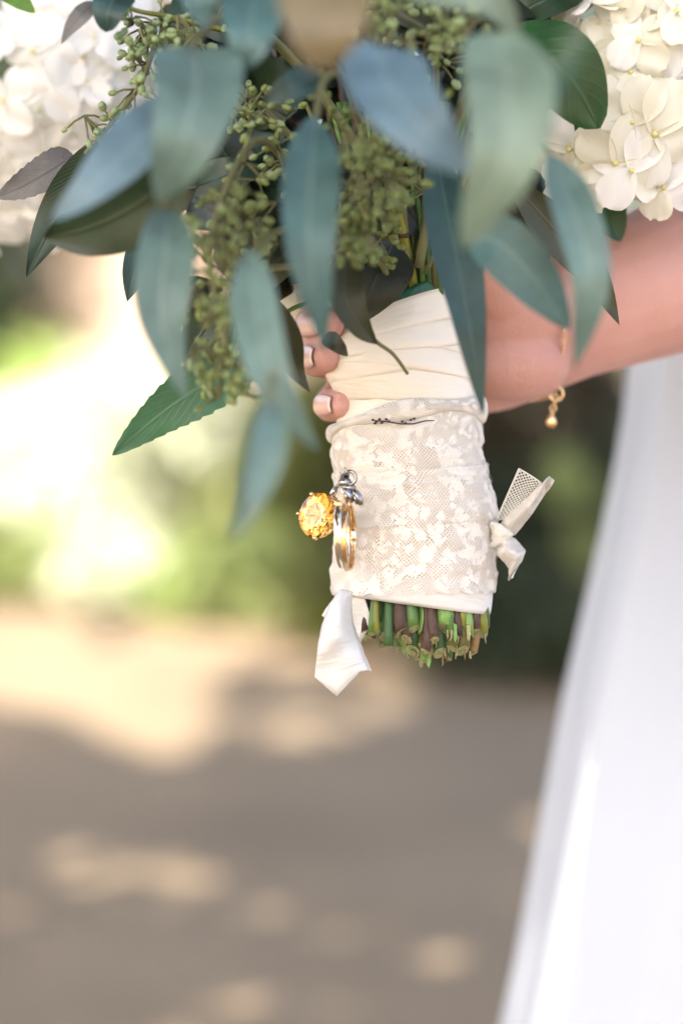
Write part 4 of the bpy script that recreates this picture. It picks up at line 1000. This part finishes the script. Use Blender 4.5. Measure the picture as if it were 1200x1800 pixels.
seed_sprig('seeded sprig with pale green pods over the white hydrangea', [(690, 470, .985), (520, 250, .98), (380, 120, .96), (290, 60, .955), (240, 160, .955), (150, 270, .965)],
           scatter((225, 15, 345, 110), 15, .94, .965) + [(230, 150, .95, 7), (260, 175, .945, 7), (210, 205, .955, 7), (190, 225, .955, 6), (165, 248, .96, 6), (345, 60, .945, 7), (360, 110, .95, 6), (390, 40, .95, 6)], ('pod_light',), 1)
seed_sprig('seeded sprig with olive pods left of the long teal leaf', [(695, 480, .98), (560, 380, .96), (470, 250, .94), (410, 300, .92), (370, 450, .915), (400, 620, .915)],
           scatter((405, 180, 500, 330), 13, .915, .96) + scatter((335, 320, 450, 470), 16, .90, .94) + scatter((350, 470, 430, 580), 8, .90, .93), ('pod_olive', 'pod_light', 'pod_olive'), 2)
seed_sprig('seeded sprig hanging lowest with green pods over the jagged leaf', [(690, 485, .985), (560, 470, .96), (450, 480, .93), (400, 560, .92), (385, 700, .925)],
           scatter((355, 560, 435, 690), 12, .905, .935) + [(372, 700, .925, 5), (395, 680, .92, 6)], ('pod_light', 'pod_olive'), 3)
seed_sprig('seeded sprig with dull olive pods right of the long teal leaf', [(710, 480, .985), (690, 380, .97), (670, 250, .945), (650, 160, .93)],
           scatter((600, 215, 745, 340), 20, .91, .96) + scatter((600, 330, 690, 470), 13, .915, .955) + [(628, 440, .915, 7), (640, 465, .915, 6), (560, 210, .93, 6), (575, 150, .925, 6)], ('pod_dark', 'pod_olive', 'pod_dark'), 4)
seed_sprig('seeded sprig with grey green pods at the top between the blue and pale leaves', [(730, 470, .985), (760, 250, .97), (760, 80, .94), (690, 20, .92)],
           scatter((640, -10, 800, 110), 18, .905, .945) + scatter((780, 60, 830, 150), 5, .92, .94), ('pod_light', 'pod_dark'), 5)

# ------------------------------------------------------------------ hydrangeas
def petal_mesh(name, m, seed, serr=True):
    rr = random.Random(seed); mb = MB(); rows = []; uvs = []; nl, nw = 9, 8; L = 1.0
    for i in range(nl + 1):
        t = i / nl; w = (math.sin(math.pi * min(1, t * .70 + .05)) ** .8) * .46 * (1 if t < .9 else 1 - (t - .9) * 1.6)
        row = []
        for k in range(nw + 1):
            u = (k / nw - .5) * 2
            tip = -.10 * abs(u) ** 2 * t * t + (rr.uniform(-.045, .03) if serr and i == nl else 0)
            row.append(Vector((u * w, t + tip, .10 * u * u * (1 - t * .6) - .22 * t * t + (.03 + .05 * t) * math.sin(u * 3.6 + seed + t * 4) + .05 * t)))
        rows.append(row)
    mb.grid(rows); return mb.mesh(name, m)
def hydrangea(label, center, rad, n, m_list, seed, view_bias, size, extra=(), depth_sq=.8):
    rr = random.Random(seed); root = empty('hydrangea', center, label, 'flower', 'hydrangea heads in the bouquet'); C0 = Vector(center)
    PM = [petal_mesh('petal', M[rr.choice(m_list)], seed * 10 + i) for i in range(6)]
    mbc = MB(); mbc.ball((0, 0, .03), (.07, .07, .06), 8); heart = mbc.mesh('floret', M['petal_heart'])
    core = MB(); 
    for i in range(14):
        d = Vector((rr.gauss(0, 1), rr.gauss(0, 1), rr.gauss(0, 1))).normalized(); core.tube([C0 - UP * rad * -.3, C0 + d * rad * .4, C0 + d * rad * .85], [.0022, .0014, .0009], 5)
    core.build('flower_stalk', M['pedicel'], root)
    items = []
    i = 0
    while len(items) < n and i < 4000:
        i += 1; g = rr.uniform(0, 6.2832); z = rr.uniform(-1, 1); q = math.sqrt(max(0, 1 - z * z)); d = Vector((q * math.cos(g), q * math.sin(g), z))
        if d.dot(view_bias) < -.15: continue
        p = C0 + Vector((d.x * rad, d.y * rad * depth_sq, d.z * rad)) * rr.uniform(.86, 1.04)
        if any((p - o_[0]).length < size * .72 for o_ in items): continue
        nr = (d + Vector((rr.gauss(0, .22), rr.gauss(0, .22), rr.gauss(0, .22)))).normalized(); items.append((p, nr, size * rr.uniform(.85, 1.15)))
    items += list(extra)
    for p, nr, s in items:
        roll = rr.uniform(0, 6.28); base = Matrix.Translation(p) @ nr.to_track_quat('Z', 'Y').to_matrix().to_4x4() @ Matrix.Rotation(roll, 4, 'Z')
        fl = copy_of(heart, 'floret', root, base @ Matrix.Scale(s, 4))
        for k in range(4):
            mw = base @ Matrix.Rotation(k * math.pi / 2 + rr.uniform(-.18, .18), 4, 'Z') @ Matrix.Rotation(rr.uniform(-.35, .25), 4, 'X') @ Matrix.Translation((0, 0, -.0002 * k)) @ Matrix.Scale(s * rr.uniform(.85, 1.1), 4)
            copy_of(rr.choice(PM), 'petal', fl, mw)
hydrangea('round white hydrangea head at the upper left', P(70, 150, 1.13), .072, 80, ('petal', 'petal'), 5, (-FW - UP * .2).normalized(), .0185)
ex = [(P(1000, 262, .985), (-FW - UP * .5 - RT * .2).normalized(), .020), (P(1080, 285, .978), (-FW * .8 - UP * .9).normalized(), .021), (P(1150, 235, .975), (-FW - UP * .5).normalized(), .022),
      (P(1110, 215, .975), (-FW - UP * .3 - RT * .2).normalized(), .021), (P(1040, 320, .995), (-FW * .5 - UP).normalized(), .019), (P(1108, 300, .978), (-FW - UP * .15 + RT * .15).normalized(), .0185), (P(1012, 318, .985), (-FW - UP * .1 - RT * .3).normalized(), .0175), (P(1165, 330, .990), (-FW - UP * .3).normalized(), .017), (P(990, 360, 1.0), (-FW - UP * .4 - RT * .5).normalized(), .017)]
hydrangea('cream hydrangea head at the upper right over the forearm', P(1150, 105, 1.04), .058, 84, ('petal_cream', 'petal', 'petal_cream'), 8, (-FW - UP * .2 - RT * .2).normalized(), .0165, ex)
hydrangea('hidden white hydrangea head at the back of the bouquet', P(520, -120, 1.18), .066, 30, ('petal',), 11, (FW).normalized(), .019)

# ------------------------------------------------------------------ filler greenery inside the bouquet
rf = random.Random(99)
def filler(label, boxpx, n, d0, d1, mats, wr=(80, 130), lr=(110, 190)):
    x0, y0, x1, y1 = boxpx; root = empty('salal_branch', P(715, 480, 1.01), label, 'branch', 'dark salal branches inside the bouquet')
    twig([(715, 480, 1.01), ((x0 + x1) / 2 * .5 + 357, 250, 1.02), ((x0 + x1) / 2, (y0 + y1) / 2, (d0 + d1) / 2), ((x0 + x1) / 2, y0, (d0 + d1) / 2 + .01)], .0022, root, 'stem_brown')
    for i in range(n):
        x, y = rf.uniform(x0, x1), rf.uniform(y0, y1); d = rf.uniform(d0, d1); a = rf.uniform(-.4, math.pi + .4); L = rf.uniform(*lr); w = rf.uniform(*wr)
        dx, dy = math.cos(a) * L / 2, math.sin(a) * L / 2
        leaf([(x - dx, y - dy, d + .012), (x, y, d - .004), (x + dx, y + dy, d + .006)], w, M[rf.choice(mats)], root, shape='ovate', fold=.1, tilt=rf.uniform(-.5, .5), nl=8, nw=4)
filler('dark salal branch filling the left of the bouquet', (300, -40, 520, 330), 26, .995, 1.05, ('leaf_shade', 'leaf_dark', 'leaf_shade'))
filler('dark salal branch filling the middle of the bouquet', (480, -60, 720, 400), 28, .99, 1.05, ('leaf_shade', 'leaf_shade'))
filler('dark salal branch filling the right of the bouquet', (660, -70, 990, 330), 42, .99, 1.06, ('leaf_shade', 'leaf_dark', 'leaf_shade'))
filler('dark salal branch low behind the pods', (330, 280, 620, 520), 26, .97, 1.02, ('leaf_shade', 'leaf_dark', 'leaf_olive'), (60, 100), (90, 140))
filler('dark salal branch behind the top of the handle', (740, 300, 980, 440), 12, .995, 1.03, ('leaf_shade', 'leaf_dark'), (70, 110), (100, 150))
